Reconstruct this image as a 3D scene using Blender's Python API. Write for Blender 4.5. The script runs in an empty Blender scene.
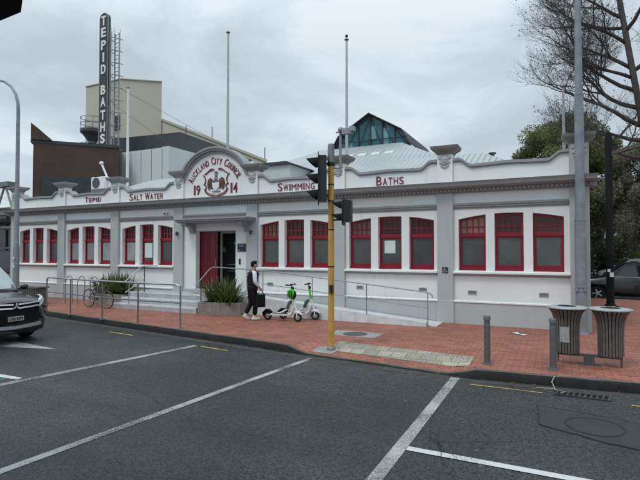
import bpy, bmesh, math, random
from mathutils import Vector, Matrix
R = math.radians
rnd = random.Random(7)
scene = bpy.context.scene
COL = scene.collection

# ------------------------------------------------------------------ camera, sky, sun, exposure
cam = bpy.data.cameras.new('camera'); camo = bpy.data.objects.new('camera', cam); COL.objects.link(camo)
cam.sensor_width = 36.0; cam.lens = 27.0; cam.clip_end = 2000; cam.clip_start = 0.05
camo.location = (0, 0, 2.05); camo.rotation_euler = (R(90 + 1.31), 0, R(26.1))
scene.camera = camo
SUN_EL, SUN_AZ = 58, 205            # azimuth clockwise from +Y
w = bpy.data.worlds.new('World'); scene.world = w; w.use_nodes = True
nt = w.node_tree; nt.nodes.clear(); N = nt.nodes.new; L = nt.links.new
sky = N('ShaderNodeTexSky'); sky.sky_type = 'NISHITA'; sky.sun_disc = False
sky.sun_elevation = R(SUN_EL); sky.sun_rotation = R(SUN_AZ)
b1 = N('ShaderNodeBackground'); b1.inputs['Strength'].default_value = 0.08; L(sky.outputs[0], b1.inputs['Color'])
tc = N('ShaderNodeTexCoord'); sp = N('ShaderNodeSeparateXYZ'); L(tc.outputs['Generated'], sp.inputs[0])
ad = N('ShaderNodeMath'); ad.operation = 'ADD'; ad.inputs[1].default_value = 0.28
ab = N('ShaderNodeMath'); ab.operation = 'ABSOLUTE'; L(sp.outputs['Z'], ab.inputs[0]); L(ab.outputs[0], ad.inputs[0])
dv = N('ShaderNodeVectorMath'); dv.operation = 'DIVIDE'
cb = N('ShaderNodeCombineXYZ')
for i in range(3): L(ad.outputs[0], cb.inputs[i])
L(tc.outputs['Generated'], dv.inputs[0]); L(cb.outputs[0], dv.inputs[1])
n1 = N('ShaderNodeTexNoise'); n1.inputs['Scale'].default_value = 1.5; n1.inputs['Detail'].default_value = 7; n1.inputs['Roughness'].default_value = 0.58
n1.inputs['Distortion'].default_value = 0.5
L(dv.outputs[0], n1.inputs['Vector'])
cr = N('ShaderNodeValToRGB'); L(n1.outputs['Fac'], cr.inputs[0])
cr.color_ramp.elements[0].position = 0.39; cr.color_ramp.elements[0].color = (0.40, 0.47, 0.52, 1)
cr.color_ramp.elements[1].position = 0.63; cr.color_ramp.elements[1].color = (0.58, 0.655, 0.69, 1)
e = cr.color_ramp.elements.new(0.52); e.color = (0.475, 0.555, 0.605, 1)
mr = N('ShaderNodeMapRange'); mr.interpolation_type = 'SMOOTHSTEP'; L(sp.outputs['Z'], mr.inputs['Value'])
mr.inputs['From Min'].default_value = 0.35; mr.inputs['From Max'].default_value = 1.0
mr.inputs['To Min'].default_value = 1.0; mr.inputs['To Max'].default_value = 2.3
b2 = N('ShaderNodeBackground'); L(cr.outputs[0], b2.inputs['Color']); L(mr.outputs[0], b2.inputs['Strength'])
mx = N('ShaderNodeMixShader'); mx.inputs[0].default_value = 0.93; L(b1.outputs[0], mx.inputs[1]); L(b2.outputs[0], mx.inputs[2])
wo = N('ShaderNodeOutputWorld'); L(mx.outputs[0], wo.inputs['Surface'])
sl = bpy.data.lights.new('sun', 'SUN'); sl.energy = 0.8; sl.angle = R(14); sl.color = (1.0, 0.96, 0.90)
so = bpy.data.objects.new('sun', sl); COL.objects.link(so)
dirv = Vector((math.sin(R(SUN_AZ)) * math.cos(R(SUN_EL)), math.cos(R(SUN_AZ)) * math.cos(R(SUN_EL)), math.sin(R(SUN_EL))))
so.rotation_euler = dirv.to_track_quat('Z', 'Y').to_euler(); so.location = (0, -5, 30)
vs = scene.view_settings; vs.view_transform = 'Standard'; vs.look = 'None'; vs.exposure = 0.40; vs.gamma = 1.0; vs.use_curve_mapping = False

# ------------------------------------------------------------------ materials
def newmat(name):
    m = bpy.data.materials.new(name); m.use_nodes = True
    return m, m.node_tree, m.node_tree.nodes['Principled BSDF']
def mat(name, c, rough=0.6, metal=0.0, var=0.12, scale=3.0, bump=0.0, bscale=40, spec=0.5, streak=0.0, coat=0.0, fine=0.0):
    m, t, b = newmat(name); n, l = t.nodes.new, t.links.new
    b.inputs['Roughness'].default_value = rough; b.inputs['Metallic'].default_value = metal
    b.inputs['Specular IOR Level'].default_value = spec; b.inputs['Coat Weight'].default_value = coat
    b.inputs['Coat Roughness'].default_value = 0.06
    tc = n('ShaderNodeTexCoord')
    no = n('ShaderNodeTexNoise'); no.inputs['Scale'].default_value = scale; no.inputs['Detail'].default_value = 6; no.inputs['Roughness'].default_value = 0.6
    l(tc.outputs['Object'], no.inputs['Vector'])
    r = n('ShaderNodeMapRange'); l(no.outputs['Fac'], r.inputs['Value'])
    r.inputs['From Min'].default_value = 0.3; r.inputs['From Max'].default_value = 0.7
    r.inputs['To Min'].default_value = 1 - var; r.inputs['To Max'].default_value = 1 + var * 0.6
    out = r.outputs[0]
    if streak:
        mp = n('ShaderNodeMapping'); mp.inputs['Scale'].default_value = (3.2, 3.2, 0.5); l(tc.outputs['Object'], mp.inputs[0])
        n2 = n('ShaderNodeTexNoise'); n2.inputs['Scale'].default_value = 2.2; n2.inputs['Detail'].default_value = 5; l(mp.outputs[0], n2.inputs['Vector'])
        r2 = n('ShaderNodeMapRange'); l(n2.outputs['Fac'], r2.inputs['Value'])
        r2.inputs['From Min'].default_value = 0.56; r2.inputs['From Max'].default_value = 0.82
        r2.inputs['To Min'].default_value = 1.0; r2.inputs['To Max'].default_value = 1 - streak
        n4 = n('ShaderNodeTexNoise'); n4.inputs['Scale'].default_value = 0.55; n4.inputs['Detail'].default_value = 3; l(tc.outputs['Object'], n4.inputs['Vector'])
        r4 = n('ShaderNodeMapRange'); l(n4.outputs['Fac'], r4.inputs['Value']); r4.inputs['From Min'].default_value = 0.45; r4.inputs['From Max'].default_value = 0.62
        m4 = n('ShaderNodeMix'); m4.data_type = 'FLOAT'; m4.inputs['A'].default_value = 1.0; l(r4.outputs[0], m4.inputs['Factor']); l(r2.outputs[0], m4.inputs['B'])
        mu = n('ShaderNodeMath'); mu.operation = 'MULTIPLY'; l(out, mu.inputs[0]); l(m4.outputs[0], mu.inputs[1]); out = mu.outputs[0]
    if fine:
        n3 = n('ShaderNodeTexNoise'); n3.inputs['Scale'].default_value = 45; n3.inputs['Detail'].default_value = 2; l(tc.outputs['Object'], n3.inputs['Vector'])
        r3 = n('ShaderNodeMapRange'); l(n3.outputs['Fac'], r3.inputs['Value'])
        r3.inputs['From Min'].default_value = 0.3; r3.inputs['From Max'].default_value = 0.7
        r3.inputs['To Min'].default_value = 1 - fine; r3.inputs['To Max'].default_value = 1 + fine
        mu = n('ShaderNodeMath'); mu.operation = 'MULTIPLY'; l(out, mu.inputs[0]); l(r3.outputs[0], mu.inputs[1]); out = mu.outputs[0]
    vm = n('ShaderNodeVectorMath'); vm.operation = 'SCALE'; vm.inputs[0].default_value = c[:3]; l(out, vm.inputs['Scale'])
    l(vm.outputs[0], b.inputs['Base Color'])
    if bump:
        nb = n('ShaderNodeTexNoise'); nb.inputs['Scale'].default_value = bscale; nb.inputs['Detail'].default_value = 4; l(tc.outputs['Object'], nb.inputs['Vector'])
        bp = n('ShaderNodeBump'); bp.inputs['Strength'].default_value = bump; bp.inputs['Distance'].default_value = 0.01
        l(nb.outputs['Fac'], bp.inputs['Height']); l(bp.outputs[0], b.inputs['Normal'])
    return m
def asphalt_mat():
    m, t, b = newmat('asphalt'); n, l = t.nodes.new, t.links.new
    tc = n('ShaderNodeTexCoord')
    def noise(s, d=4, src=None, rough=0.6):
        x = n('ShaderNodeTexNoise'); x.inputs['Scale'].default_value = s; x.inputs['Detail'].default_value = d; x.inputs['Roughness'].default_value = rough
        l(src or tc.outputs['Object'], x.inputs['Vector']); return x.outputs['Fac']
    def ramp(f, a, b_, c, d):
        x = n('ShaderNodeMapRange'); l(f, x.inputs['Value']); x.inputs['From Min'].default_value = a; x.inputs['From Max'].default_value = b_
        x.inputs['To Min'].default_value = c; x.inputs['To Max'].default_value = d; return x.outputs[0]
    def mul(a, b_):
        x = n('ShaderNodeMath'); x.operation = 'MULTIPLY'; l(a, x.inputs[0]); l(b_, x.inputs[1]); return x.outputs[0]
    big = ramp(noise(0.30, 4), 0.38, 0.62, 0.72, 1.30)
    mid = ramp(noise(2.5, 6, rough=0.7), 0.3, 0.7, 0.88, 1.12)
    v = n('ShaderNodeTexVoronoi'); v.inputs['Scale'].default_value = 62; l(tc.outputs['Object'], v.inputs['Vector'])
    sc = n('ShaderNodeSeparateColor'); l(v.outputs['Color'], sc.inputs[0])
    agg = ramp(sc.outputs[0], 0.0, 1.0, 0.20, 2.1)
    fine = ramp(noise(190, 2), 0.3, 0.7, 0.75, 1.3)
    # wheel-track banding along the road
    mp = n('ShaderNodeMapping'); mp.inputs['Scale'].default_value = (0.03, 0.9, 1); l(tc.outputs['Object'], mp.inputs[0])
    band = ramp(noise(1.0, 3, mp.outputs[0]), 0.35, 0.65, 0.78, 1.2)
    # cracks: thin lines of a warped voronoi, only in patches
    wv = n('ShaderNodeTexNoise'); wv.inputs['Scale'].default_value = 2.2; wv.inputs['Detail'].default_value = 5; l(tc.outputs['Object'], wv.inputs['Vector'])
    am = n('ShaderNodeVectorMath'); am.operation = 'MULTIPLY_ADD'; l(wv.outputs['Color'], am.inputs[0]); am.inputs[1].default_value = (0.7, 0.7, 0); l(tc.outputs['Object'], am.inputs[2])
    vc = n('ShaderNodeTexVoronoi'); vc.feature = 'DISTANCE_TO_EDGE'; vc.inputs['Scale'].default_value = 0.33; l(am.outputs[0], vc.inputs['Vector'])
    line = ramp(vc.outputs['Distance'], 0.0, 0.003, 0.6, 1.0)
    mask = ramp(noise(0.4, 2), 0.47, 0.52, 0.0, 1.0)
    mixc = n('ShaderNodeMix'); mixc.data_type = 'FLOAT'; mixc.inputs['A'].default_value = 1.0; l(mask, mixc.inputs['Factor']); l(line, mixc.inputs['B'])
    oil = ramp(noise(1.1, 3), 0.66, 0.74, 1.0, 0.55)
    # chewing gum and pale chips
    vg = n('ShaderNodeTexVoronoi'); vg.inputs['Scale'].default_value = 1.7; l(tc.outputs['Object'], vg.inputs['Vector'])
    gum = ramp(vg.outputs['Distance'], 0.035, 0.05, 2.6, 1.0)
    f = mul(mul(mul(big, mul(mid, oil)), mul(agg, fine)), mul(mul(mixc.outputs[0], band), gum))
    vm = n('ShaderNodeVectorMath'); vm.operation = 'SCALE'; vm.inputs[0].default_value = (0.0265, 0.0285, 0.030); l(f, vm.inputs['Scale'])
    l(vm.outputs[0], b.inputs['Base Color'])
    b.inputs['Roughness'].default_value = 0.6; b.inputs['Specular IOR Level'].default_value = 0.42
    bp = n('ShaderNodeBump'); bp.inputs['Strength'].default_value = 0.9; bp.inputs['Distance'].default_value = 0.006
    l(sc.outputs[0], bp.inputs['Height']); l(bp.outputs[0], b.inputs['Normal'])
    return m
def brick_mat(name, c1, c2, mortar, bw, bh, rough=0.6, msz=0.006, ramp=None):
    m, t, b = newmat(name); n, l = t.nodes.new, t.links.new
    tc = n('ShaderNodeTexCoord')
    br = n('ShaderNodeTexBrick'); l(tc.outputs['Object'], br.inputs['Vector'])
    br.inputs['Color1'].default_value = (*c1, 1); br.inputs['Color2'].default_value = (*c2, 1); br.inputs['Mortar'].default_value = (*mortar, 1)
    br.inputs['Scale'].default_value = 1; br.inputs['Brick Width'].default_value = bw; br.inputs['Row Height'].default_value = bh
    br.inputs['Mortar Size'].default_value = msz; br.inputs['Mortar Smooth'].default_value = 0.3; br.inputs['Bias'].default_value = -0.1
    no = n('ShaderNodeTexNoise'); no.inputs['Scale'].default_value = 0.9; no.inputs['Detail'].default_value = 7; no.inputs['Roughness'].default_value = 0.65; l(tc.outputs['Object'], no.inputs['Vector'])
    r = n('ShaderNodeMapRange'); l(no.outputs['Fac'], r.inputs['Value']); r.inputs['From Min'].default_value = 0.3; r.inputs['From Max'].default_value = 0.7
    r.inputs['To Min'].default_value = 0.72; r.inputs['To Max'].default_value = 1.18
    v = n('ShaderNodeTexVoronoi'); v.inputs['Scale'].default_value = 3.1; l(tc.outputs['Object'], v.inputs['Vector'])
    g = n('ShaderNodeMapRange'); l(v.outputs['Distance'], g.inputs['Value']); g.inputs['From Min'].default_value = 0.05; g.inputs['From Max'].default_value = 0.08
    g.inputs['To Min'].default_value = 0.55; g.inputs['To Max'].default_value = 1.0
    n5 = n('ShaderNodeTexNoise'); n5.inputs['Scale'].default_value = 0.45; n5.inputs['Detail'].default_value = 5; n5.inputs['Roughness'].default_value = 0.7; l(tc.outputs['Object'], n5.inputs['Vector'])
    r5 = n('ShaderNodeMapRange'); l(n5.outputs['Fac'], r5.inputs['Value']); r5.inputs['From Min'].default_value = 0.52; r5.inputs['From Max'].default_value = 0.68; r5.inputs['To Min'].default_value = 1.0; r5.inputs['To Max'].default_value = 0.62
    m5 = n('ShaderNodeMath'); m5.operation = 'MULTIPLY'; l(r.outputs[0], m5.inputs[0]); l(r5.outputs[0], m5.inputs[1])
    mu = n('ShaderNodeMath'); mu.operation = 'MULTIPLY'; l(m5.outputs[0], mu.inputs[0]); l(g.outputs[0], mu.inputs[1])
    vm = n('ShaderNodeVectorMath'); vm.operation = 'SCALE'; l(br.outputs['Color'], vm.inputs[0]); l(mu.outputs[0], vm.inputs['Scale'])
    l(vm.outputs[0], b.inputs['Base Color']); b.inputs['Roughness'].default_value = rough
    bp = n('ShaderNodeBump'); bp.inputs['Strength'].default_value = 0.5; bp.inputs['Distance'].default_value = 0.004; bp.invert = True
    l(br.outputs['Fac'], bp.inputs['Height']); l(bp.outputs[0], b.inputs['Normal'])
    return m
def worn_paint(name, c, thr=0.42, under=(0.05, 0.053, 0.058)):
    m, t, b = newmat(name); n, l = t.nodes.new, t.links.new
    tc = n('ShaderNodeTexCoord')
    no = n('ShaderNodeTexNoise'); no.inputs['Scale'].default_value = 60; no.inputs['Detail'].default_value = 7; no.inputs['Roughness'].default_value = 0.8; l(tc.outputs['Object'], no.inputs['Vector'])
    n2 = n('ShaderNodeTexNoise'); n2.inputs['Scale'].default_value = 1.3; n2.inputs['Detail'].default_value = 3; l(tc.outputs['Object'], n2.inputs['Vector'])
    a = n('ShaderNodeMath'); a.operation = 'MULTIPLY_ADD'; l(n2.outputs['Fac'], a.inputs[0]); a.inputs[1].default_value = 0.45; l(no.outputs['Fac'], a.inputs[2])
    r = n('ShaderNodeMapRange'); l(a.outputs[0], r.inputs['Value']); r.inputs['From Min'].default_value = thr + 0.16; r.inputs['From Max'].default_value = thr + 0.30
    mx = n('ShaderNodeMix'); mx.data_type = 'RGBA'; l(r.outputs[0], mx.inputs['Factor'])
    mx.inputs['A'].default_value = (*under, 1); mx.inputs['B'].default_value = (*c, 1)
    l(mx.outputs['Result'], b.inputs['Base Color']); b.inputs['Roughness'].default_value = 0.65
    return m
def corrugated_mat(name, c, axis='X', pitch=0.3):
    m = mat(name, c, 0.45, 0.0, 0.14, 1.2, streak=0.12)
    t = m.node_tree; n, l = t.nodes.new, t.links.new; b = t.nodes['Principled BSDF']
    tc = n('ShaderNodeTexCoord'); wv = n('ShaderNodeTexWave'); wv.bands_direction = axis; wv.inputs['Scale'].default_value = 0.314 / pitch
    l(tc.outputs['Object'], wv.inputs['Vector'])
    bp = n('ShaderNodeBump'); bp.inputs['Strength'].default_value = 1.0; bp.inputs['Distance'].default_value = 0.05
    l(wv.outputs['Fac'], bp.inputs['Height']); l(bp.outputs[0], b.inputs['Normal'])
    return m
def leaf_mat(name, c, c2):
    m, t, b = newmat(name); n, l = t.nodes.new, t.links.new
    tc = n('ShaderNodeTexCoord'); no = n('ShaderNodeTexNoise'); no.inputs['Scale'].default_value = 2.3; no.inputs['Detail'].default_value = 5; l(tc.outputs['Object'], no.inputs['Vector'])
    r = n('ShaderNodeMapRange'); l(no.outputs['Fac'], r.inputs['Value']); r.inputs['From Min'].default_value = 0.35; r.inputs['From Max'].default_value = 0.65
    mx = n('ShaderNodeMix'); mx.data_type = 'RGBA'; l(r.outputs[0], mx.inputs['Factor']); mx.inputs['A'].default_value = (*c, 1); mx.inputs['B'].default_value = (*c2, 1)
    l(mx.outputs['Result'], b.inputs['Base Color']); b.inputs['Roughness'].default_value = 0.5
    tl = n('ShaderNodeBsdfTranslucent'); l(mx.outputs['Result'], tl.inputs['Color']); ms = n('ShaderNodeMixShader'); ms.inputs[0].default_value = 0.42
    l(b.outputs[0], ms.inputs[1]); l(tl.outputs[0], ms.inputs[2]); l(ms.outputs[0], t.nodes['Material Output'].inputs['Surface'])
    return m

M = {}
M['wall'] = mat('white_render', (0.775, 0.78, 0.775), 0.75, var=0.06, scale=0.8, bump=0.25, bscale=22, streak=0.22, fine=0.025)
M['grey'] = mat('blue_grey_paint', (0.43, 0.45, 0.458), 0.7, var=0.08, scale=0.9, bump=0.25, bscale=22, streak=0.2, fine=0.03)
M['taupe'] = mat('cornice_grey', (0.31, 0.313, 0.316), 0.75, var=0.12, scale=3, streak=0.15)
M['dent'] = mat('moulding_grey', (0.30, 0.305, 0.31), 0.75, var=0.1, scale=3, streak=0.1)
M['cap'] = mat('pier_cap_grey', (0.24, 0.235, 0.23), 0.8, var=0.2, scale=4, streak=0.1)
M['capgreen'] = mat('weathered_cap', (0.34, 0.355, 0.35), 0.8, var=0.2, scale=4, streak=0.1)
M['red'] = mat('red_gloss_paint', (0.235, 0.004, 0.020), 0.35, var=0.12, scale=3)
M['redtext'] = mat('red_lettering', (0.17, 0.012, 0.022), 0.6, var=0.1)
M['reddoor'] = mat('red_door', (0.15, 0.005, 0.011), 0.4, var=0.15)
def pane_mat(name, c, rough=0.12):
    m = mat(name, c, rough, var=0.35, scale=1.7, spec=0.55, streak=0.2)
    t = m.node_tree; n, l = t.nodes.new, t.links.new; oi = n('ShaderNodeObjectInfo'); b = t.nodes['Principled BSDF']
    r_ = n('ShaderNodeMapRange'); l(oi.outputs['Random'], r_.inputs['Value']); r_.inputs['To Min'].default_value = 0.45; r_.inputs['To Max'].default_value = 1.35
    src = b.inputs['Base Color'].links[0].from_socket; vm = n('ShaderNodeVectorMath'); vm.operation = 'SCALE'; l(src, vm.inputs[0]); l(r_.outputs[0], vm.inputs['Scale']); l(vm.outputs[0], b.inputs['Base Color'])
    return m
M['pane'] = pane_mat('frosted_glass', (0.085, 0.095, 0.092), 0.13)
M['pane2'] = pane_mat('pale_frosted_glass', (0.24, 0.26, 0.26), 0.2)
M['stain'] = pane_mat('stained_glass', (0.05, 0.018, 0.016), 0.25)
M['stainpale'] = pane_mat('pale_pink_glass', (0.24, 0.12, 0.10), 0.3)
M['dark'] = mat('dark_interior', (0.12, 0.12, 0.125), 0.5, var=0.3)
M['white'] = mat('white_paint', (0.75, 0.76, 0.76), 0.5, var=0.05, streak=0.06)
M['paper'] = mat('paper', (0.62, 0.70, 0.68), 0.6, var=0.06)
M['conc'] = mat('concrete', (0.30, 0.29, 0.27), 0.85, var=0.25, scale=3, bump=0.4, streak=0.15, fine=0.12)
M['concrough'] = mat('exposed_aggregate', (0.25, 0.225, 0.20), 0.9, var=0.25, scale=5, bump=0.8, bscale=60, fine=0.3, streak=0.2)
M['concw'] = mat('painted_concrete', (0.62, 0.64, 0.655), 0.8, var=0.2, scale=2.5, bump=0.3, streak=0.22)
M['steel'] = mat('galvanised_steel', (0.30, 0.315, 0.33), 0.45, 0.35, var=0.25, scale=6, streak=0.15)
M['stain_steel'] = mat('stainless_steel', (0.42, 0.43, 0.44), 0.33, 0.75, var=0.15, scale=5)
M['railg'] = mat('grey_rail_metal', (0.19, 0.195, 0.20), 0.45, 0.4, var=0.2, scale=6)
M['darksteel'] = mat('dark_grey_metal', (0.085, 0.088, 0.09), 0.5, 0.3, var=0.2, scale=5)
M['poleg'] = mat('grey_pole_paint', (0.23, 0.255, 0.285), 0.5, 0.2, var=0.25, scale=3.5, streak=0.25)
M['flagp'] = mat('pale_flagpole_paint', (0.48, 0.49, 0.50), 0.5, var=0.15)
M['black'] = mat('black_plastic', (0.012, 0.012, 0.014), 0.45, var=0.2)
M['blackm'] = mat('black_matt', (0.01, 0.01, 0.011), 0.8, var=0.2, spec=0.15)
M['rubber'] = mat('tyre_rubber', (0.012, 0.012, 0.012), 0.8, var=0.2, bump=0.3, spec=0.15)
M['yellow'] = mat('ochre_pole_paint', (0.55, 0.30, 0.06), 0.5, var=0.22, scale=5, streak=0.3)
M['bollard'] = mat('bollard_grey', (0.12, 0.125, 0.13), 0.5, 0.3, var=0.2, scale=8)
M['slat'] = mat('bronze_slat', (0.13, 0.118, 0.11), 0.5, 0.2, var=0.25, scale=8)
M['lid'] = mat('cast_grey_lid', (0.38, 0.39, 0.39), 0.55, 0.3, var=0.3, scale=14)
M['step'] = mat('step_concrete', (0.40, 0.42, 0.435), 0.8, var=0.2, scale=3, bump=0.3, streak=0.12, fine=0.1)
M['kerb'] = mat('shaded_bluestone_kerb', (0.009, 0.0085, 0.0085), 0.85, var=0.6, scale=5, bump=1.0, bscale=18, fine=0.25)  # dirty bluestone, darkened further so the colour holds the face's shadow
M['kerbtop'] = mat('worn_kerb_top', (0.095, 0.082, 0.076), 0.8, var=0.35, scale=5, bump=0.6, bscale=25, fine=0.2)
M['asph'] = asphalt_mat()
M['patch'] = mat('asphalt_patch', (0.0245, 0.0265, 0.028), 0.7, var=0.3, scale=2.5, bump=0.5, bscale=90, fine=0.3)
M['tar'] = mat('tar_seam', (0.012, 0.012, 0.013), 0.5, var=0.3)
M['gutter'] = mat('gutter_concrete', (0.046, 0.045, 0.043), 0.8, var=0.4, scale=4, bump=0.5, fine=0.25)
M['pav'] = brick_mat('brick_paving', (0.37, 0.134, 0.084), (0.245, 0.086, 0.058), (0.105, 0.052, 0.04), 0.235, 0.118, 0.6, 0.007)
M['tact'] = brick_mat('tactile_tiles', (0.40, 0.365, 0.285), (0.27, 0.25, 0.205), (0.08, 0.08, 0.07), 0.3, 0.3, 0.8)
M['line'] = worn_paint('worn_white_paint', (0.38, 0.39, 0.38), 0.48, (0.04, 0.042, 0.045))
M['line2'] = worn_paint('fresher_white_paint', (0.52, 0.53, 0.53), 0.38, (0.04, 0.042, 0.045))
M['yline'] = worn_paint('worn_yellow_paint', (0.44, 0.32, 0.06), 0.42)
M['green_rd'] = worn_paint('green_lane_paint', (0.035, 0.115, 0.085), 0.42)
M['rust'] = mat('brown_cladding', (0.075, 0.045, 0.034), 0.8, var=0.3, scale=0.7, streak=0.35)
M['charcoal'] = mat('charcoal_cladding', (0.04, 0.044, 0.05), 0.6, var=0.15, scale=0.6)
M['cream'] = mat('cream_plaster', (0.50, 0.47, 0.385), 0.85, var=0.05, scale=0.3, streak=0.03)
M['palebox'] = mat('pale_panel', (0.56, 0.60, 0.59), 0.6, var=0.06, scale=0.5, streak=0.08)
M['roof'] = corrugated_mat('grey_iron_roof', (0.40, 0.43, 0.44), 'X', 0.2)
M['roofy'] = corrugated_mat('grey_iron_roof_side', (0.44, 0.475, 0.49), 'Y', 0.35)
M['teal'] = mat('teal_glass', (0.03, 0.16, 0.20), 0.12, var=0.5, scale=0.9)
M['tealpale'] = mat('pale_teal_glass', (0.16, 0.33, 0.36), 0.12, var=0.3, scale=0.9)
M['flax'] = leaf_mat('flax_leaf', (0.04, 0.07, 0.022), (0.16, 0.20, 0.06))
M['leaf'] = leaf_mat('evergreen_leaf', (0.10, 0.125, 0.045), (0.22, 0.235, 0.09))
M['leafd'] = leaf_mat('dark_leaf', (0.075, 0.09, 0.045), (0.16, 0.175, 0.08))
M['leafb'] = leaf_mat('dull_brown_green_leaf', (0.12, 0.12, 0.085), (0.26, 0.25, 0.18))
M['bark'] = mat('bark', (0.075, 0.062, 0.055), 0.9, var=0.35, scale=2, bump=0.6)
M['twig'] = mat('twig_bark', (0.085, 0.068, 0.066), 0.9, var=0.3, scale=2)
M['twigleaf'] = mat('dry_leaf', (0.13, 0.085, 0.045), 0.8, var=0.6, scale=9)
M['carblk'] = mat('charcoal_car_paint', (0.012, 0.013, 0.016), 0.3, 0.0, var=0.1, coat=0.6)
M['carnavy'] = mat('navy_car_paint', (0.006, 0.007, 0.010), 0.3, 0.0, var=0.1, coat=0.35)
M['carwhite'] = mat('white_car_paint', (0.62, 0.64, 0.65), 0.3, var=0.05, coat=0.6)
M['glass'] = mat('car_glass', (0.02, 0.024, 0.028), 0.06, var=0.2, coat=0.5)
M['screen'] = mat('sky_tinted_windscreen', (0.33, 0.39, 0.41), 0.08, var=0.25, scale=1.5, coat=0.6)  # pale base colour holds the sky's reflection and the cabin behind
M['chrome'] = mat('chrome', (0.72, 0.74, 0.77), 0.28, 0.6, var=0.05)
M['silver'] = mat('silver_plastic', (0.30, 0.31, 0.32), 0.4, 0.4, var=0.1)
M['lens'] = mat('headlamp_lens', (0.55, 0.60, 0.63), 0.08, 0.4, var=0.3, scale=9, coat=0.8)
M['vest'] = mat('quilted_vest', (0.012, 0.011, 0.013), 0.55, var=0.25, scale=14, spec=0.15)
M['shirt'] = mat('white_sleeve', (0.60, 0.63, 0.68), 0.8, var=0.12, scale=9)
M['trouser'] = mat('black_trouser', (0.01, 0.01, 0.012), 0.8, var=0.2, spec=0.15)
M['skin'] = mat('skin', (0.40, 0.235, 0.165), 0.55, var=0.08)
M['hair'] = mat('black_hair', (0.008, 0.007, 0.007), 0.8, var=0.3, scale=30, bump=0.5, spec=0.15)
M['shoe'] = mat('white_trainer', (0.62, 0.62, 0.60), 0.6, var=0.1)
M['lime'] = mat('bright_green_plastic', (0.08, 0.50, 0.035), 0.35, var=0.1)
M['scoot'] = mat('white_scooter_frame', (0.7, 0.7, 0.68), 0.35, var=0.08, coat=0.3)
M['kiwi'] = mat('crest_brown', (0.11, 0.06, 0.04), 0.7, var=0.4, scale=9)
M['crestgrey'] = mat('crest_grey', (0.20, 0.22, 0.22), 0.7, var=0.3, scale=9)
M['blue'] = mat('navy_sign', (0.008, 0.022, 0.055), 0.4, var=0.05)
M['bluelt'] = mat('sign_grey_text', (0.25, 0.32, 0.40), 0.5, var=0.05)
M['acc'] = mat('access_sign_face', (0.012, 0.03, 0.04), 0.4, var=0.05)
M['officedark'] = mat('dark_office_glass', (0.022, 0.028, 0.032), 0.12, var=0.5, scale=0.8)
M['brass'] = mat('gilt', (0.4, 0.3, 0.12), 0.4, 0.5)

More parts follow.
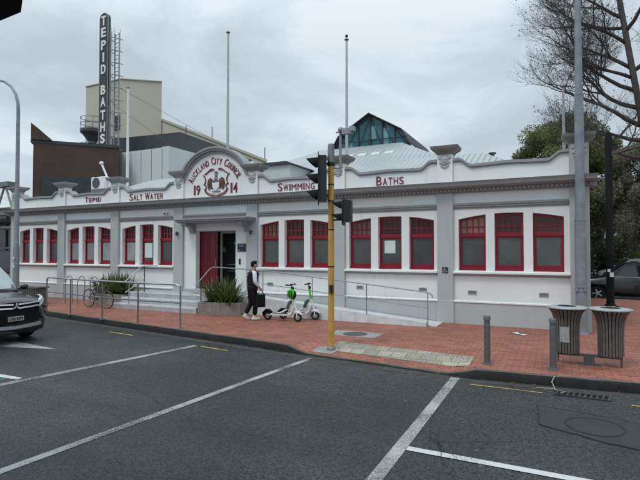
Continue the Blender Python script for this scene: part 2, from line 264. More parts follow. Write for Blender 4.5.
# ------------------------------------------------------------------ mesh helpers
class MB:
    def __init__(s): s.v = []; s.f = []; s.sm = []; s.mi = []; s.cur = 0; s.T = None
    def add(s, vs, fs, smooth=False):
        o = len(s.v)
        if s.T is not None: vs = [tuple(s.T @ Vector(v)) for v in vs]
        s.v += [tuple(v) for v in vs]; s.f += [tuple(i + o for i in f) for f in fs]; s.sm += [smooth] * len(fs); s.mi += [s.cur] * len(fs)
        return s
    def box(s, x0, x1, y0, y1, z0, z1):
        return s.add([(x0,y0,z0),(x1,y0,z0),(x1,y1,z0),(x0,y1,z0),(x0,y0,z1),(x1,y0,z1),(x1,y1,z1),(x0,y1,z1)],
                     [(3,2,1,0),(4,5,6,7),(0,1,5,4),(1,2,6,5),(2,3,7,6),(3,0,4,7)])
    def tube(s, pts, r, n=8, caps=True, smooth=True):
        pts = [Vector(p) for p in pts]; k = len(pts); rs = r if isinstance(r, (list, tuple)) else [r] * k
        vs = []; fs = []; prev = None
        for i, p in enumerate(pts):
            d = (pts[min(i+1, k-1)] - pts[max(i-1, 0)]).normalized()
            if prev is None:
                a = Vector((0, 0, 1)) if abs(d.z) < 0.9 else Vector((1, 0, 0)); u = d.cross(a).normalized()
            else:
                u = (prev - d * prev.dot(d)).normalized()
            prev = u; q = d.cross(u)
            for j in range(n):
                t = 2 * math.pi * j / n; vs.append(p + (u * math.cos(t) + q * math.sin(t)) * rs[i])
        for i in range(k - 1):
            for j in range(n):
                fs.append((i*n+j, i*n+(j+1) % n, (i+1)*n+(j+1) % n, (i+1)*n+j))
        s.add(vs, fs, smooth)
        if caps:
            o = len(s.v) - len(vs)
            s.f += [tuple(o + j for j in reversed(range(n))), tuple(o + (k-1)*n + j for j in range(n))]; s.sm += [False] * 2; s.mi += [s.cur] * 2
        return s
    def lathe(s, prof, n=16, c=(0,0,0), axis='Z', smooth=True, a0=0, a1=2*math.pi):
        vs = []; full = abs(a1 - a0 - 2*math.pi) < 1e-6; m = n if full else n + 1
        for (r, z) in prof:
            for j in range(m):
                t = a0 + (a1 - a0) * j / n; x, y = r * math.cos(t), r * math.sin(t)
                p = (x, y, z) if axis == 'Z' else ((x, z, y) if axis == 'Y' else (z, x, y))
                vs.append((p[0]+c[0], p[1]+c[1], p[2]+c[2]))
        fs = []
        for i in range(len(prof) - 1):
            for j in range(n):
                jj = (j+1) % m
                fs.append((i*m+j, i*m+jj, (i+1)*m+jj, (i+1)*m+j))
        return s.add(vs, fs, smooth)
    def cyl(s, p, q, r, n=12): return s.tube([p, q], r, n)
    def prism(s, poly, y0, y1):            # XZ outline, extruded along Y
        n = len(poly)
        vs = [(x, y0, z) for x, z in poly] + [(x, y1, z) for x, z in poly]
        return s.add(vs, [tuple(range(n)), tuple(reversed(range(n, 2*n)))] + [(i, n+i, n+(i+1) % n, (i+1) % n) for i in range(n)])
    def prismz(s, poly, z0, z1):
        n = len(poly)
        vs = [(x, y, z0) for x, y in poly] + [(x, y, z1) for x, y in poly]
        return s.add(vs, [tuple(reversed(range(n))), tuple(range(n, 2*n))] + [(i, (i+1) % n, n+(i+1) % n, n+i) for i in range(n)])
    def strip(s, a, b, y0, y1):            # solid ribbon between two XZ polylines of equal length
        n = len(a)
        for i in range(n-1):
            q = [a[i], a[i+1], b[i+1], b[i]]
            vs = [(x, y0, z) for x, z in q] + [(x, y1, z) for x, z in q]
            fs = [(0,1,2,3), (7,6,5,4), (0,4,5,1), (2,6,7,3)]
            if i == 0: fs.append((3,7,4,0))
            if i == n-2: fs.append((1,5,6,2))
            s.add(vs, fs)
        return s
    def sweepx(s, prof, x0, x1):           # YZ profile swept along X
        n = len(prof)
        vs = [(x0, y, z) for y, z in prof] + [(x1, y, z) for y, z in prof]
        return s.add(vs, [tuple(range(n)), tuple(reversed(range(n, 2*n)))] + [(i, n+i, n+(i+1) % n, (i+1) % n) for i in range(n)])
    def ball(s, c, r, n=10, sc=(1,1,1)):
        prof = [(math.sin(math.pi*i/n), -math.cos(math.pi*i/n)) for i in range(n+1)]
        vs = []; m = n + 4
        for (rr, z) in prof:
            for j in range(m):
                t = 2*math.pi*j/m; vs.append((c[0]+r*sc[0]*rr*math.cos(t), c[1]+r*sc[1]*rr*math.sin(t), c[2]+r*sc[2]*z))
        fs = [(i*m+j, i*m+(j+1) % m, (i+1)*m+(j+1) % m, (i+1)*m+j) for i in range(n) for j in range(m)]
        return s.add(vs, fs, True)

def root(o):
    while o.parent: o = o.parent
    return o
def fin(me, fix=True):
    if fix:
        bm = bmesh.new(); bm.from_mesh(me); bmesh.ops.remove_doubles(bm, verts=bm.verts, dist=1e-5)
        bmesh.ops.recalc_face_normals(bm, faces=bm.faces); bm.to_mesh(me); bm.free()
    me.set_sharp_from_angle(angle=R(42))
    return me
def obj(name, mb, m, parent=None, world=False, bevel=0, fix=True):
    me = bpy.data.meshes.new(name)
    off = root(parent).location if (world and parent) else Vector((0, 0, 0))
    vs = [(v[0]-off.x, v[1]-off.y, v[2]-off.z) for v in mb.v] if world and parent else mb.v
    me.from_pydata(vs, [], mb.f); me.polygons.foreach_set('use_smooth', mb.sm); me.polygons.foreach_set('material_index', mb.mi)
    for x in (m if isinstance(m, (list, tuple)) else [m]): me.materials.append(M[x] if isinstance(x, str) else x)
    if fix: fin(me)
    o = bpy.data.objects.new(name, me); COL.objects.link(o)
    if parent: o.parent = parent
    if bevel:
        b = o.modifiers.new('bevel', 'BEVEL'); b.width = bevel; b.segments = 2; b.limit_method = 'ANGLE'; b.angle_limit = R(40)
    return o
def thing(name, label, cat, loc=(0,0,0), rz=0, group=None):
    o = bpy.data.objects.new(name, None); COL.objects.link(o); o.location = loc; o.rotation_euler = (0, 0, rz)
    o.empty_display_size = 0.2
    o['label'] = label; o['category'] = cat
    if group: o['group'] = group
    return o
def tag(o, label, cat, group=None):
    o['label'] = label; o['category'] = cat
    if group: o['group'] = group
    return o
def struct(name, mb, m, kind='structure', fix=True):
    o = obj(name, mb, m, fix=fix); o['kind'] = kind; return o
def dup(r_, loc, rz, label):
    def cp(o, par):
        c = o.copy(); COL.objects.link(c)
        if par: c.parent = par
        for ch in list(o.children): cp(ch, c)
        return c
    kids = list(r_.children)
    c = r_.copy(); COL.objects.link(c); c.location = loc; c.rotation_euler = (0, 0, rz); c['label'] = label
    for ch in kids: cp(ch, c)
    return c
def plate(mb, outer, holes, y0, y1):
    """XZ outline with holes, extruded from y0 to y1 (front face at y0)."""
    cu = bpy.data.curves.new('t', 'CURVE'); cu.dimensions = '2D'; cu.fill_mode = 'BOTH'
    for poly in [outer] + holes:
        sp = cu.splines.new('POLY'); sp.points.add(len(poly)-1)
        for i, (x, z) in enumerate(poly): sp.points[i].co = (x, z, 0, 1)
        sp.use_cyclic_u = True
    cu.extrude = abs(y1-y0)/2
    o = bpy.data.objects.new('t', cu); COL.objects.link(o)
    dg = bpy.context.evaluated_depsgraph_get(); me = bpy.data.meshes.new_from_object(o.evaluated_get(dg))
    ym = (y0+y1)/2
    mb.add([(v.co.x, ym - v.co.z, v.co.y) for v in me.vertices], [tuple(p.vertices) for p in me.polygons])
    bpy.data.objects.remove(o); bpy.data.curves.remove(cu); bpy.data.meshes.remove(me)
    return mb
def glyphs(s, size=1, extrude=0.01, bold=0.0):
    cu = bpy.data.curves.new('t', 'FONT'); cu.body = s; cu.size = size; cu.extrude = extrude; cu.offset = bold; cu.resolution_u = 4
    o = bpy.data.objects.new('t', cu); COL.objects.link(o)
    dg = bpy.context.evaluated_depsgraph_get(); me = bpy.data.meshes.new_from_object(o.evaluated_get(dg))
    vs = [tuple(v.co) for v in me.vertices]; fs = [tuple(p.vertices) for p in me.polygons]
    bpy.data.objects.remove(o); bpy.data.curves.remove(cu); bpy.data.meshes.remove(me)
    return vs, fs
def letter(mb, ch, x, z, w_, h, y, depth=0.02, rot=0.0, bold=0.0, pivot=None):
    """one capital fitted to a w_ x h box with its lower left corner at (x, z), facing -Y"""
    vs, fs = glyphs(ch, 1, 0.5, bold)
    if not vs: return
    x0 = min(v[0] for v in vs); x1 = max(v[0] for v in vs); y0 = min(v[1] for v in vs); y1 = max(v[1] for v in vs)
    out = []
    for v in vs:
        lx = (v[0]-x0)/max(x1-x0, 1e-6)*w_; lz = (v[1]-y0)/(y1-y0)*h
        if rot or pivot is not None:
            lx -= w_/2; c, s_ = math.cos(rot), math.sin(rot); lx, lz = lx*c - lz*s_, lx*s_ + lz*c
        out.append((x+lx, y - v[2]*depth, z+lz))
    mb.add(out, fs)
WID = {'I': 0.28, 'M': 1.25, 'W': 1.3, 'T': 0.9, 'L': 0.8, 'E': 0.85, 'J': 0.7, '1': 0.4}
def word(mb, s, x, z, w_, h, y, small=None, gap=0.22, depth=0.02, bold=0.01):
    """fit a word of capitals into width w_; small = height factor of the letters after the first"""
    hs = [1.0 if (small is None or i == 0 or s[i-1] == ' ') else small for i in range(len(s))]
    ws = [(0.45 if c == ' ' else WID.get(c, 1.0)) * k for c, k in zip(s, hs)]
    tot = sum(ws) + gap*(len(s)-1); u = w_/tot; cx = x
    for c, k, ww in zip(s, hs, ws):
        if c != ' ': letter(mb, c, cx, z, ww*u, h*k, y, depth, 0, bold)
        cx += (ww+gap)*u
def lerp(a, b, t): return a + (b-a)*t
def interp(pts, x):
    if x <= pts[0][0]: return pts[0][1]
    for (a, b), (c, d) in zip(pts, pts[1:]):
        if x <= c: return lerp(b, d, (x-a)/(c-a))
    return pts[-1][1]
def sst(t): t = max(0, min(1, t)); return t*t*(3-2*t)

# ------------------------------------------------------------------ ground, road, footpath, kerb
RZ = -0.15
g = MB(); g.add([(-500,-300,RZ),(500,-300,RZ),(500,700,RZ),(-500,700,RZ)], [(0,1,2,3)]); struct('road', g, 'asph')
KP = [(-60,17.2),(-15.67,10.60),(-12.34,10.10),(-9.53,9.70),(-6.98,9.36),(-4.89,9.02),(-1.42,8.62),(0.05,8.72),(1.2,8.84),(3,9.0),(14,10.2)]
def ky(x): return interp(KP, x)
def dip(x): return 0.125 * sst((x+5.3)/0.5) * (1 - sst((x+1.75)/0.55))
def pz(x, y):
    d = y - ky(x); return -dip(x) * (1 - sst((d-0.1)/1.0))
xs = sorted(set([-60,-50,-40,-30,-24] + [-20+0.8*i for i in range(18)] + [-5.6+0.12*i for i in range(40)] + [x for x,_ in KP if x > -55] + [0,1,2,3,5,8,14]))
rows = [0.13, 0.25, 0.4, 0.55, 0.7, 0.85, 1.0, 1.2, 1.8]
g = MB(); vs = []; fs = []
for x in xs:
    for d in rows: vs.append((x, ky(x)+d, pz(x, ky(x)+d)))
    vs.append((x, 24.0 if x > -30 else 24.0, 0.0))
nr = len(rows)+1
for i in range(len(xs)-1):
    for j in range(nr-1): fs.append((i*nr+j, (i+1)*nr+j, (i+1)*nr+j+1, i*nr+j+1))
g.add(vs, fs); struct('footpath', g, 'pav')
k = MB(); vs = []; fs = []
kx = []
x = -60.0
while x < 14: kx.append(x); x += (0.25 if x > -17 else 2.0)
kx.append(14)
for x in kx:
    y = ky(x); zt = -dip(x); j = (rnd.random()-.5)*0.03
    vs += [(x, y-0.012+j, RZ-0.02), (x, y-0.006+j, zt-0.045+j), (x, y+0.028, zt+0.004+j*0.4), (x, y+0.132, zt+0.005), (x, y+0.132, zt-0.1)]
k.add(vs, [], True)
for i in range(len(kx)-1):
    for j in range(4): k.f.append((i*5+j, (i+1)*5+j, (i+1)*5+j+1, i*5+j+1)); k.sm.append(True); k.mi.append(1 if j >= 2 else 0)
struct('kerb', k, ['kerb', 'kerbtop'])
# worn gutter strip by the kerb, and back edge of the paving
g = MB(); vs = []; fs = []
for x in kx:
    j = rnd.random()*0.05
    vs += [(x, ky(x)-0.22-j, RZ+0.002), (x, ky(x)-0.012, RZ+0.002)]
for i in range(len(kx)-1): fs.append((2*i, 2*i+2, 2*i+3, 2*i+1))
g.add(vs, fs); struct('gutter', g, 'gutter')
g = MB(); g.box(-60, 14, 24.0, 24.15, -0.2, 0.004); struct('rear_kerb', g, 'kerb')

def ribbon(name, pts, width, m, z=RZ+0.005):
    g = MB(); vs = []; n = len(pts)
    for i, (x, y) in enumerate(pts):
        a = Vector(pts[max(i-1,0)]); b = Vector(pts[min(i+1,n-1)]); d = (b-a).normalized(); q = Vector((-d.y, d.x))*width/2
        vs += [(x+q.x, y+q.y, z), (x-q.x, y-q.y, z)]
    g.add(vs, [(2*i, 2*i+1, 2*i+3, 2*i+2) for i in range(n-1)])
    return struct(name, g, m)
ribbon('road_marking', [(-5.05,2.2),(-4.86,4.5),(-4.52,8.80)], 0.125, 'line')
ribbon('road_marking', [(-8.55,3.0),(-8.2,4.8),(-7.52,8.80)], 0.16, 'line')
ribbon('road_marking', [(-1.585,3.6),(-1.575,8.55)], 0.15, 'line')
ribbon('road_marking', [(-1.50,5.27),(0.4,5.27),(3.0,5.27)], 0.11, 'line2', RZ+0.008)
ribbon('road_marking', [(-8.28,5.18),(-12.5,5.02)], 0.12, 'line2', RZ+0.008)
ribbon('road_marking', [(-1.28,8.24),(-0.2,8.24)], 0.045, 'yline')
ribbon('road_marking', [(0.95,8.12),(3.0,8.3)], 0.05, 'yline', RZ+0.006)
ribbon('road_marking', [(-10.9,9.25),(-9.9,9.12)], 0.06, 'yline')
ribbon('road_marking', [(-7.35,8.78),(-6.5,8.65)], 0.06, 'yline')
g = MB(); g.add([(-8.45,5.10,RZ+0.004),(-8.95,3.0,RZ+0.004),(-13,3.0,RZ+0.004),(-13,4.93,RZ+0.004)], [(0,1,2,3)]); struct('cycle_box_paint', g, 'green_rd')
g = MB(); g.add([(-10.0,7.10,RZ+0.005),(-12.6,7.35,RZ+0.005),(-12.6,6.4,RZ+0.005)], [(0,1,2)]); struct('road_marking', g, 'line')
# cracks as crooked tar-dark slivers, and a saw-cut seam
def crack(a, b, n, amp, wd):
    pts = []; a = Vector(a); b = Vector(b); off = 0
    d = (b-a); q = Vector((-d.y, d.x)).normalized()
    for i in range(n+1):
        off = off*0.6 + (rnd.random()-.5)*amp; p = a + d*i/n + q*off; pts.append((p.x, p.y))
    ribbon('road_crack', pts, wd, 'tar', RZ+0.0105)
crack((-1.42,5.95),(-1.0,5.0), 40, 0.05, 0.008); crack((-1.0,5.0),(-0.55,4.15), 34, 0.06, 0.010)
crack((-1.35,5.75),(-0.9,5.15), 30, 0.06, 0.006); crack((-1.25,5.6),(-0.35,6.05), 30, 0.03, 0.006); crack((-1.3,5.9),(-1.15,5.5), 12, 0.05, 0.014)
crack((-9.6,3.6),(-5.6,8.6), 60, 0.03, 0.006); crack((-7.5,6.2),(-4.2,4.9), 60, 0.05, 0.006)
# manhole patch on the road
g = MB(); z = RZ+0.004
P = [(-0.25,7.55),(0.55,7.42),(1.05,7.25),(1.0,6.30),(0.5,6.42),(-0.20,6.72)]
g.add([(x,y,z) for x,y in P], [tuple(range(6))]); struct('road_patch', g, 'patch')
for i in range(6):
    a, b = P[i], P[(i+1) % 6]; crack(a, b, 14, 0.02, 0.014)
mh = thing('manhole_cover', 'round manhole cover set in the squarish asphalt patch on the road', 'manhole cover', (0.42, 6.95, RZ+0.005))
g = MB(); g.lathe([(0.0,0.004),(0.29,0.004),(0.31,0.001)], 40); obj('cover', g, 'patch', mh)
g = MB(); g.lathe([(0.31,0.003),(0.335,0.003)], 40); obj('ring', g, 'tar', mh)
# footpath inspection cover
ic = thing('inspection_cover', 'dark oval inspection cover in a pale concrete square on the brick path', 'inspection cover', (-4.45, 11.05, 0.0))
g = MB(); g.box(-0.62,0.62,-0.33,0.36,-0.02,0.006); obj('surround', g, 'conc', ic)
g = MB(); g.lathe([(0,0.010),(0.30,0.010),(0.30,0.004)], 32); obj('cover', g, 'darksteel', ic)
# tactile paving
g = MB()
for i in range(10):
    for r_ in range(2):
        x = -4.42+i*0.3; 
        if x > -1.5: continue
        y = 9.42 - 0.118*(x+4.4) + r_*0.3
        q = [(x,y),(x+.297,y-0.034),(x+.297,y+.263),(x,y+.297)]
        g.add([(a,b,pz(a,b)+0.006) for a,b in q], [(0,1,2,3)])
        for u in range(5):
            xx = x+0.03+u*0.058; yy = y-0.115*(xx-x)
            g.add([(xx,yy+.02,pz(xx,yy)+0.011),(xx+.025,yy+.02,pz(xx,yy)+0.011),(xx+.025,yy+.28,pz(xx,yy+.28)+0.011),(xx,yy+.28,pz(xx,yy+.28)+0.011)], [(0,1,2,3)])
struct('tactile_paving', g, 'tact')
g = MB(); g.add([(x,y,pz(x,y)+0.006) for x,y in [(-4.75,9.25),(-4.25,9.20),(-4.15,9.5),(-4.4,9.62),(-4.7,9.6)]], [(0,1,2,3,4)]); struct('pole_footing', g, 'conc')
# drain grate
dg_ = thing('drain_grate', 'iron drain grate with slanting slots in the gutter beside the kerb', 'drain grate', (0.33, 8.33, RZ+0.008))
g = MB(); g.box(-0.36,0.36,-0.11,0.10,0,0.004); obj('pit', g, 'blackm', dg_)
g = MB()
for i in range(10):
    x = -0.36+i*0.078; g.add([(x,-0.11,0.010),(x+0.03,-0.11,0.010),(x+0.058,0.10,0.010),(x+0.028,0.10,0.010)], [(0,1,2,3)])
g.box(-0.38,0.40,-0.125,-0.105,0,0.012); g.box(-0.38,0.40,0.095,0.115,0,0.012); obj('bars', g, 'gutter', dg_)
g = MB(); g.tube([(-0.02,8.48,-0.14),(-0.07,8.6,-0.05),(-0.03,8.70,0.02)], 0.008, 5); g.tube([(-0.02,8.48,-0.135),(0.12,8.38,-0.13),(0.05,8.3,-0.13)], 0.006, 5); g.tube([(-.02,8.5,-.13),(-.3,8.45,-.13)], 0.006, 5)
tag(obj('twig', g, 'tact'), 'thin pale twig lying against the kerb by the drain grate', 'twig')
lf = MB(); r9 = random.Random(4)
for i in range(420):
    x = r9.uniform(-16, 4)
    if r9.random() < .72: y = ky(x)-r9.random()**2*0.45-.03; z = RZ+.012
    else: y = ky(x)+.2+r9.random()*3.2; z = .008+pz(x,y)
    if y > 12.2 and x < -2: continue
    a = r9.uniform(0,6.3); s_ = r9.uniform(.012,.034); c_, d_ = math.cos(a)*s_, math.sin(a)*s_
    lf.add([(x+c_,y+d_,z+.003),(x-d_*.5,y+c_*.5,z+.008),(x-c_,y-d_,z+.002),(x+d_*.5,y-c_*.5,z+.001)], [(0,1,2,3)])
struct('fallen_leaves', lf, 'twigleaf', 'stuff')
g = MB(); g.add([(-1.0,12.9,0.012),(-0.86,12.96,0.03),(-0.80,12.80,0.012),(-0.62,12.72,0.035),(-0.70,12.62,0.012),(-0.86,12.74,0.02)], [(0,1,5),(1,2,5),(2,3,4),(5,2,4)])
tag(obj('litter', g, 'white'), 'crumpled white scrap of paper on the brick path', 'litter')

# ------------------------------------------------------------------ the bathhouse
PX = [-22.85, -19.49, -16.18, -12.79, -9.46, -6.18, -2.83, 0.57]
WY = 14.0; HW = 0.225
bh = thing('bathhouse', 'long single storey white and grey bathhouse with red windows and arched pediment', 'building', (-11.1, 14.0, 0))
XL, XR = PX[0]-HW, PX[-1]+HW
def B(name, mb, m, parent=None, bevel=0): return obj(name, mb, m, parent or bh, True, bevel)
def ztop(u): return 3.10 - 0.085*u*u       # arch over a trio of windows
OW = 0.37; OP = 0.97
def opening(cx, k, inset=0.0, z0=1.50):
    c = cx + (k-1)*OP; a, b = c-OW+inset, c+OW-inset; n = 6
    top = [(lerp(b, a, i/n), ztop(lerp(b, a, i/n)-cx) - inset) for i in range(n+1)]
    return [(a, z0+inset), (b, z0+inset)] + top
for i in range(7):
    walls = MB()
    a, b = PX[i]+HW, PX[i+1]-HW; cx = (PX[i]+PX[i+1])/2
    if i == 3:
        plate(walls, [(a,0),(b,0),(b,3.24),(a,3.24)], [[(-12.0,0.40),(-10.2,0.40),(-10.2,2.80),(-12.0,2.80)]], WY, WY+0.22)
    else:
        plate(walls, [(a,0),(b,0),(b,3.24),(a,3.24)], [opening(cx, kk) for kk in range(3)], WY, WY+0.22)
    B('wall', walls, 'wall')
# windows: one set of three, copied for each bay
def make_window(cx, k, bright):
    fr = MB(); y0 = WY+0.15; y1 = WY+0.21; c = cx+(k-1)*OP
    a, b = c-OW+0.052, c+OW-0.052; zt = lambda x: ztop(x-cx)-0.065
    lower = [(a,1.62),(b,1.62),(b,2.44),(a,2.44)]
    cells = []; cw = (b-a)/4
    for ci in range(4):
        l_, r_ = a+ci*cw+0.012, a+(ci+1)*cw-0.012
        cells.append([(l_,2.56),(r_,2.56),(r_,2.72),(l_,2.72)]); cells.append([(l_,2.745),(r_,2.745),(r_,zt(r_)),(l_,zt(l_))])
    plate(fr, opening(cx, k, 0.004), [lower]+cells, y0, y1)
    fr.box(c-OW+0.004, c+OW-0.004, y0-0.03, y0-0.002, 2.455, 2.535)
    fr.box(c-OW+0.004, c+OW-0.004, y0-0.05, y0-0.002, 1.505, 1.56)
    w_ = B('window', fr, 'red')
    s = MB(); plate(s, [(a+.002,1.622),(b-.002,1.622),(b-.002,2.438),(a+.002,2.438)], [[(a+.03,1.66),(b-.03,1.66),(b-.03,2.41),(a+.03,2.41)]], y0+0.015, y0+0.05); B('sash', s, 'red', w_)
    p = MB(); p.box(a+.02, b-.02, y0+0.03, y0+0.045, 1.64, 2.42); B('pane', p, 'pane', w_)
    p = MB(); p.box(a, b, y0+0.03, y0+0.045, 2.55, max(zt(a), zt(b))+0.03)
    B('top_pane', p, 'stainpale' if bright else 'stain', w_)
    return w_
protos = {}
for i in range(7):
    if i == 3: continue
    cx = (PX[i]+PX[i+1])/2
    for kk in range(3):
        br = (kk == 0 and i >= 4)
        key = (kk, br)
        if key not in protos:
            protos[key] = (make_window(cx, kk, br), cx)
            if i < 3:
                pass
        else:
            src, cx0 = protos[key]
            c = src.copy(); COL.objects.link(c); c.parent = bh; c.location = (cx-cx0, 0, 0)
            for ch in list(src.children):
                d = ch.copy(); COL.objects.link(d); d.parent = c
                if ch.name.startswith('pane') and ((i*3+kk) in (1,2,3,4,6,0,5)):
                    d.data = ch.data.copy(); d.data.materials[0] = M['pane2']
# posters behind panes
for (cx, x0, x1, z0, z1) in [(0, -4.72, -4.38, 1.98, 2.37), (0, -14.74, -14.34, 1.78, 2.36)]:
    g = MB(); g.box(x0, x1, WY+0.166, WY+0.178, z0, z1); B('poster', g, 'paper')
# sills, mouldings, frieze, plinth per bay
for i in range(7):
    pl = MB(); si = MB(); mo = MB(); frz = MB(); band = MB(); s2 = MB()
    a, b = PX[i]+HW, PX[i+1]-HW
    pl.sweepx([(WY-0.002,0),(WY-0.06,0),(WY-0.06,0.63),(WY-0.002,0.66)], a, b)
    if i != 3: si.sweepx([(WY-0.002,1.345),(WY-0.05,1.37),(WY-0.10,1.39),(WY-0.11,1.42),(WY-0.002,1.42)], a, b); s2.sweepx([(WY-0.002,1.421),(WY-0.135,1.421),(WY-0.135,1.465),(WY-0.002,1.495)], a, b)
    if i != 3: band.sweepx([(WY-0.062,0.60),(WY-0.085,0.61),(WY-0.085,0.64),(WY-0.062,0.665)], a, b)
    mo.sweepx([(WY+0.2,3.24),(WY-0.02,3.24),(WY-0.02,3.285),(WY-0.05,3.285),(WY-0.05,3.335),(WY-0.08,3.345),(WY-0.09,3.40),(WY+0.2,3.40)], a, b)
    frz.box(a, b, WY-0.005, WY+0.2, 3.40, 3.70)
    B('plinth', pl, 'grey'); B('moulding', mo, 'dent'); B('frieze', frz, 'wall')
    if i != 3: B('sill', s2, 'wall'); B('sill_shade_band', si, 'dent'); B('plinth_cap', band, 'wall')  # grey band below the sill stands in for its shadow
for j, px in enumerate(PX):
    g = MB(); g.box(px-HW, px+HW, WY-0.09, WY+0.25, 0, 3.70)
    if j == 7: pass
    g.box(px-HW-0.012, px+HW+0.012, WY-0.11, WY+0.1, 0, 0.64)
    B('pilaster', g, 'grey', bevel=0.006)
# cornice with dentils, returned at the right corner
co = MB()
co.sweepx([(WY+0.25,3.705),(WY-0.12,3.705),(WY-0.12,3.79),(WY-0.16,3.80),(WY-0.22,3.83),(WY-0.36,3.86),(WY-0.38,3.93),(WY-0.42,3.975),(WY+0.25,3.995)], XL-0.25, XR+0.17)
B('cornice', co, 'taupe')
g = MB(); x = XL; g.box(XL, XR, WY-0.126, WY-0.121, 3.72, 3.792)
while x < XR:
    g.box(x, x+0.055, WY-0.185, WY-0.1265, 3.725, 3.79); x += 0.11
B('dentil_course', g, 'dent')
# parapet panels with swept ends + coping
for i in range(7):
    a, b = PX[i]+HW, PX[i+1]-HW; pw = MB(); cp = MB()
    if i == 3: continue
    def zc(x, a=PX[i], b=PX[i+1]):
        d = min(x-a, b-x); return lerp(4.70, 4.50, sst((d-0.40)/0.34)) + (0.03*sst((d-.74)/1.0))
    n = 44; X = [lerp(a, b, t/n) for t in range(n+1)]
    bot = [(x, 3.995) for x in X]; top = [(x, zc(x)-0.075) for x in X]; tt = [(x, zc(x)) for x in X]
    pw.strip(bot, top, WY, WY+0.22); cp.strip(top, tt, WY-0.07, WY+0.29)
    cp.strip([(x, z-0.035) for x, z in top], [(x, z-0.001) for x, z in top], WY-0.035, WY-0.001)
    B('parapet', pw, 'wall'); B('coping', cp, 'dent')
# parapet piers, masks and caps
for j, px in enumerate(PX):
    g = MB(); g.box(px-HW+.005, px+HW-.005, WY-0.07, WY+0.26, 3.99, 4.86); B('pier', g, 'wall' if j not in (0, 7) else 'grey')
    c = MB(); s = 0.0
    def ring(z, e): return [(px-HW-e, WY-0.07-e, z), (px+HW+e, WY-0.07-e, z), (px+HW+e, WY+0.26+e, z), (px-HW-e, WY+0.26+e, z)]
    L_ = [ring(4.82,0.0), ring(4.86,0.02), ring(4.90,0.05), ring(4.96,0.13), ring(4.99,0.15), ring(5.06,0.17), ring(5.06,0.17), ring(5.08,0.05)]
    vs = [v for q in L_ for v in q]; fs = [(i*4+k_, i*4+(k_+1) % 4, i*4+4+(k_+1) % 4, i*4+4+k_) for i in range(len(L_)-1) for k_ in range(4)] + [(3,2,1,0), tuple(range(len(vs)-4, len(vs)))]
    c.add(vs, fs); B('pier_cap', c, 'cap' if j >= 4 else ('capgreen' if j < 3 else 'taupe'))
    m_ = MB(); y = WY-0.085
    m_.ball((px, y, 4.64), 0.12, 10, (1.0, 0.42, 1.15)); m_.ball((px, y-0.05, 4.63), 0.03, 6, (0.8, 1.0, 1.6))
    for sx in (-1, 1):
        m_.ball((px+sx*0.05, y-0.045, 4.69), 0.028, 6); m_.ball((px+sx*0.13, y+.01, 4.73), 0.055, 6, (1, .6, 1)); m_.ball((px+sx*0.12, y+.01, 4.60), 0.045, 6, (1, .6, 1.4))
    for u in range(7):
        t = (u-3)/3; m_.ball((px+t*0.10, y, 4.45+0.05*t*t), 0.028, 6, (1, .8, 1))
    for u in range(5):
        t = (u-2)/2; m_.ball((px+t*0.14, y+.01, 4.79-0.02*t*t), 0.035, 6, (1, .6, 1))
    B('mask_relief', m_, 'grey')
# arched pediment
AX, AZ = (PX[3]+PX[4])/2, 4.08; RO, RI = 1.76, 1.53
def arc(r, a0, a1, n=40): return [(AX+r*math.sin(t), AZ+r*math.cos(t)) for t in [lerp(a0, a1, i/n) for i in range(n+1)]]
lim = math.asin((PX[4]-HW-AX)/RI); limo = math.asin((PX[4]-HW+0.02-AX)/RO)
pe = MB(); inner = arc(RI, -lim, lim)
plate(pe, [(PX[3]+HW, 3.995)] + inner + [(PX[4]-HW, 3.995)], [], WY, WY+0.22); B('pediment', pe, 'wall')
ar = MB()
ar.strip(arc(RI, -lim, lim), arc(RI+0.09, -lim*0.985, lim*0.985), WY-0.06, WY+0.26)
ar.strip(arc(RI+0.09, -lim*0.985, lim*0.985), arc(RI+0.16, -limo*1.03, limo*1.03), WY-0.13, WY+0.28)
ar.strip(arc(RI+0.16, -limo*1.03, limo*1.03), arc(RO, -limo*1.04, limo*1.04), WY-0.17, WY+0.30)
B('pediment_arch', ar, 'dent')
# lettering
le = MB()
s = 'AUCKLAND CITY COUNCIL'; big = {0, 9, 14}
ws = [(0.55 if c == ' ' else WID.get(c, 1.0)*(1.12 if q in big else 0.92)) for q, c in enumerate(s)]
tot = sum(ws)+0.28*(len(s)-1); acc = 0; A0 = R(-65); A1 = R(62); rb = 1.13
for q, c in enumerate(s):
    mid = (acc+ws[q]/2)/tot; th = lerp(A0, A1, mid); lw = ws[q]/tot*(A1-A0)*(rb+0.1)
    if c != ' ':
        h = 0.27 if q in big else 0.215
        letter(le, c, AX+rb*math.sin(th), AZ+rb*math.cos(th), lw, h, WY-0.012, 0.024, -th, 0.0, pivot=1)
    acc += ws[q]+0.28
word(le, '19', -12.10, 4.13, 0.30, 0.36, WY-0.012, None, 0.25, bold=0.01)
word(le, '14', -10.42, 4.13, 0.30, 0.36, WY-0.012, None, 0.25, bold=0.01)
B('pediment_lettering', le, 'redtext')
for (txt, x, wd, z, h) in [('TEPID', -18.05, 0.98, 4.12, 0.22), ('SALT WATER', -15.42, 1.80, 4.08, 0.27), ('SWIMMING', -8.45, 1.40, 4.08, 0.27), ('BATHS', -4.92, 0.86, 4.06, 0.275)]:
    g = MB(); word(g, txt, x, z, wd, h, WY-0.012, 0.80, 0.26, bold=0.0); B('wall_lettering', g, 'redtext')
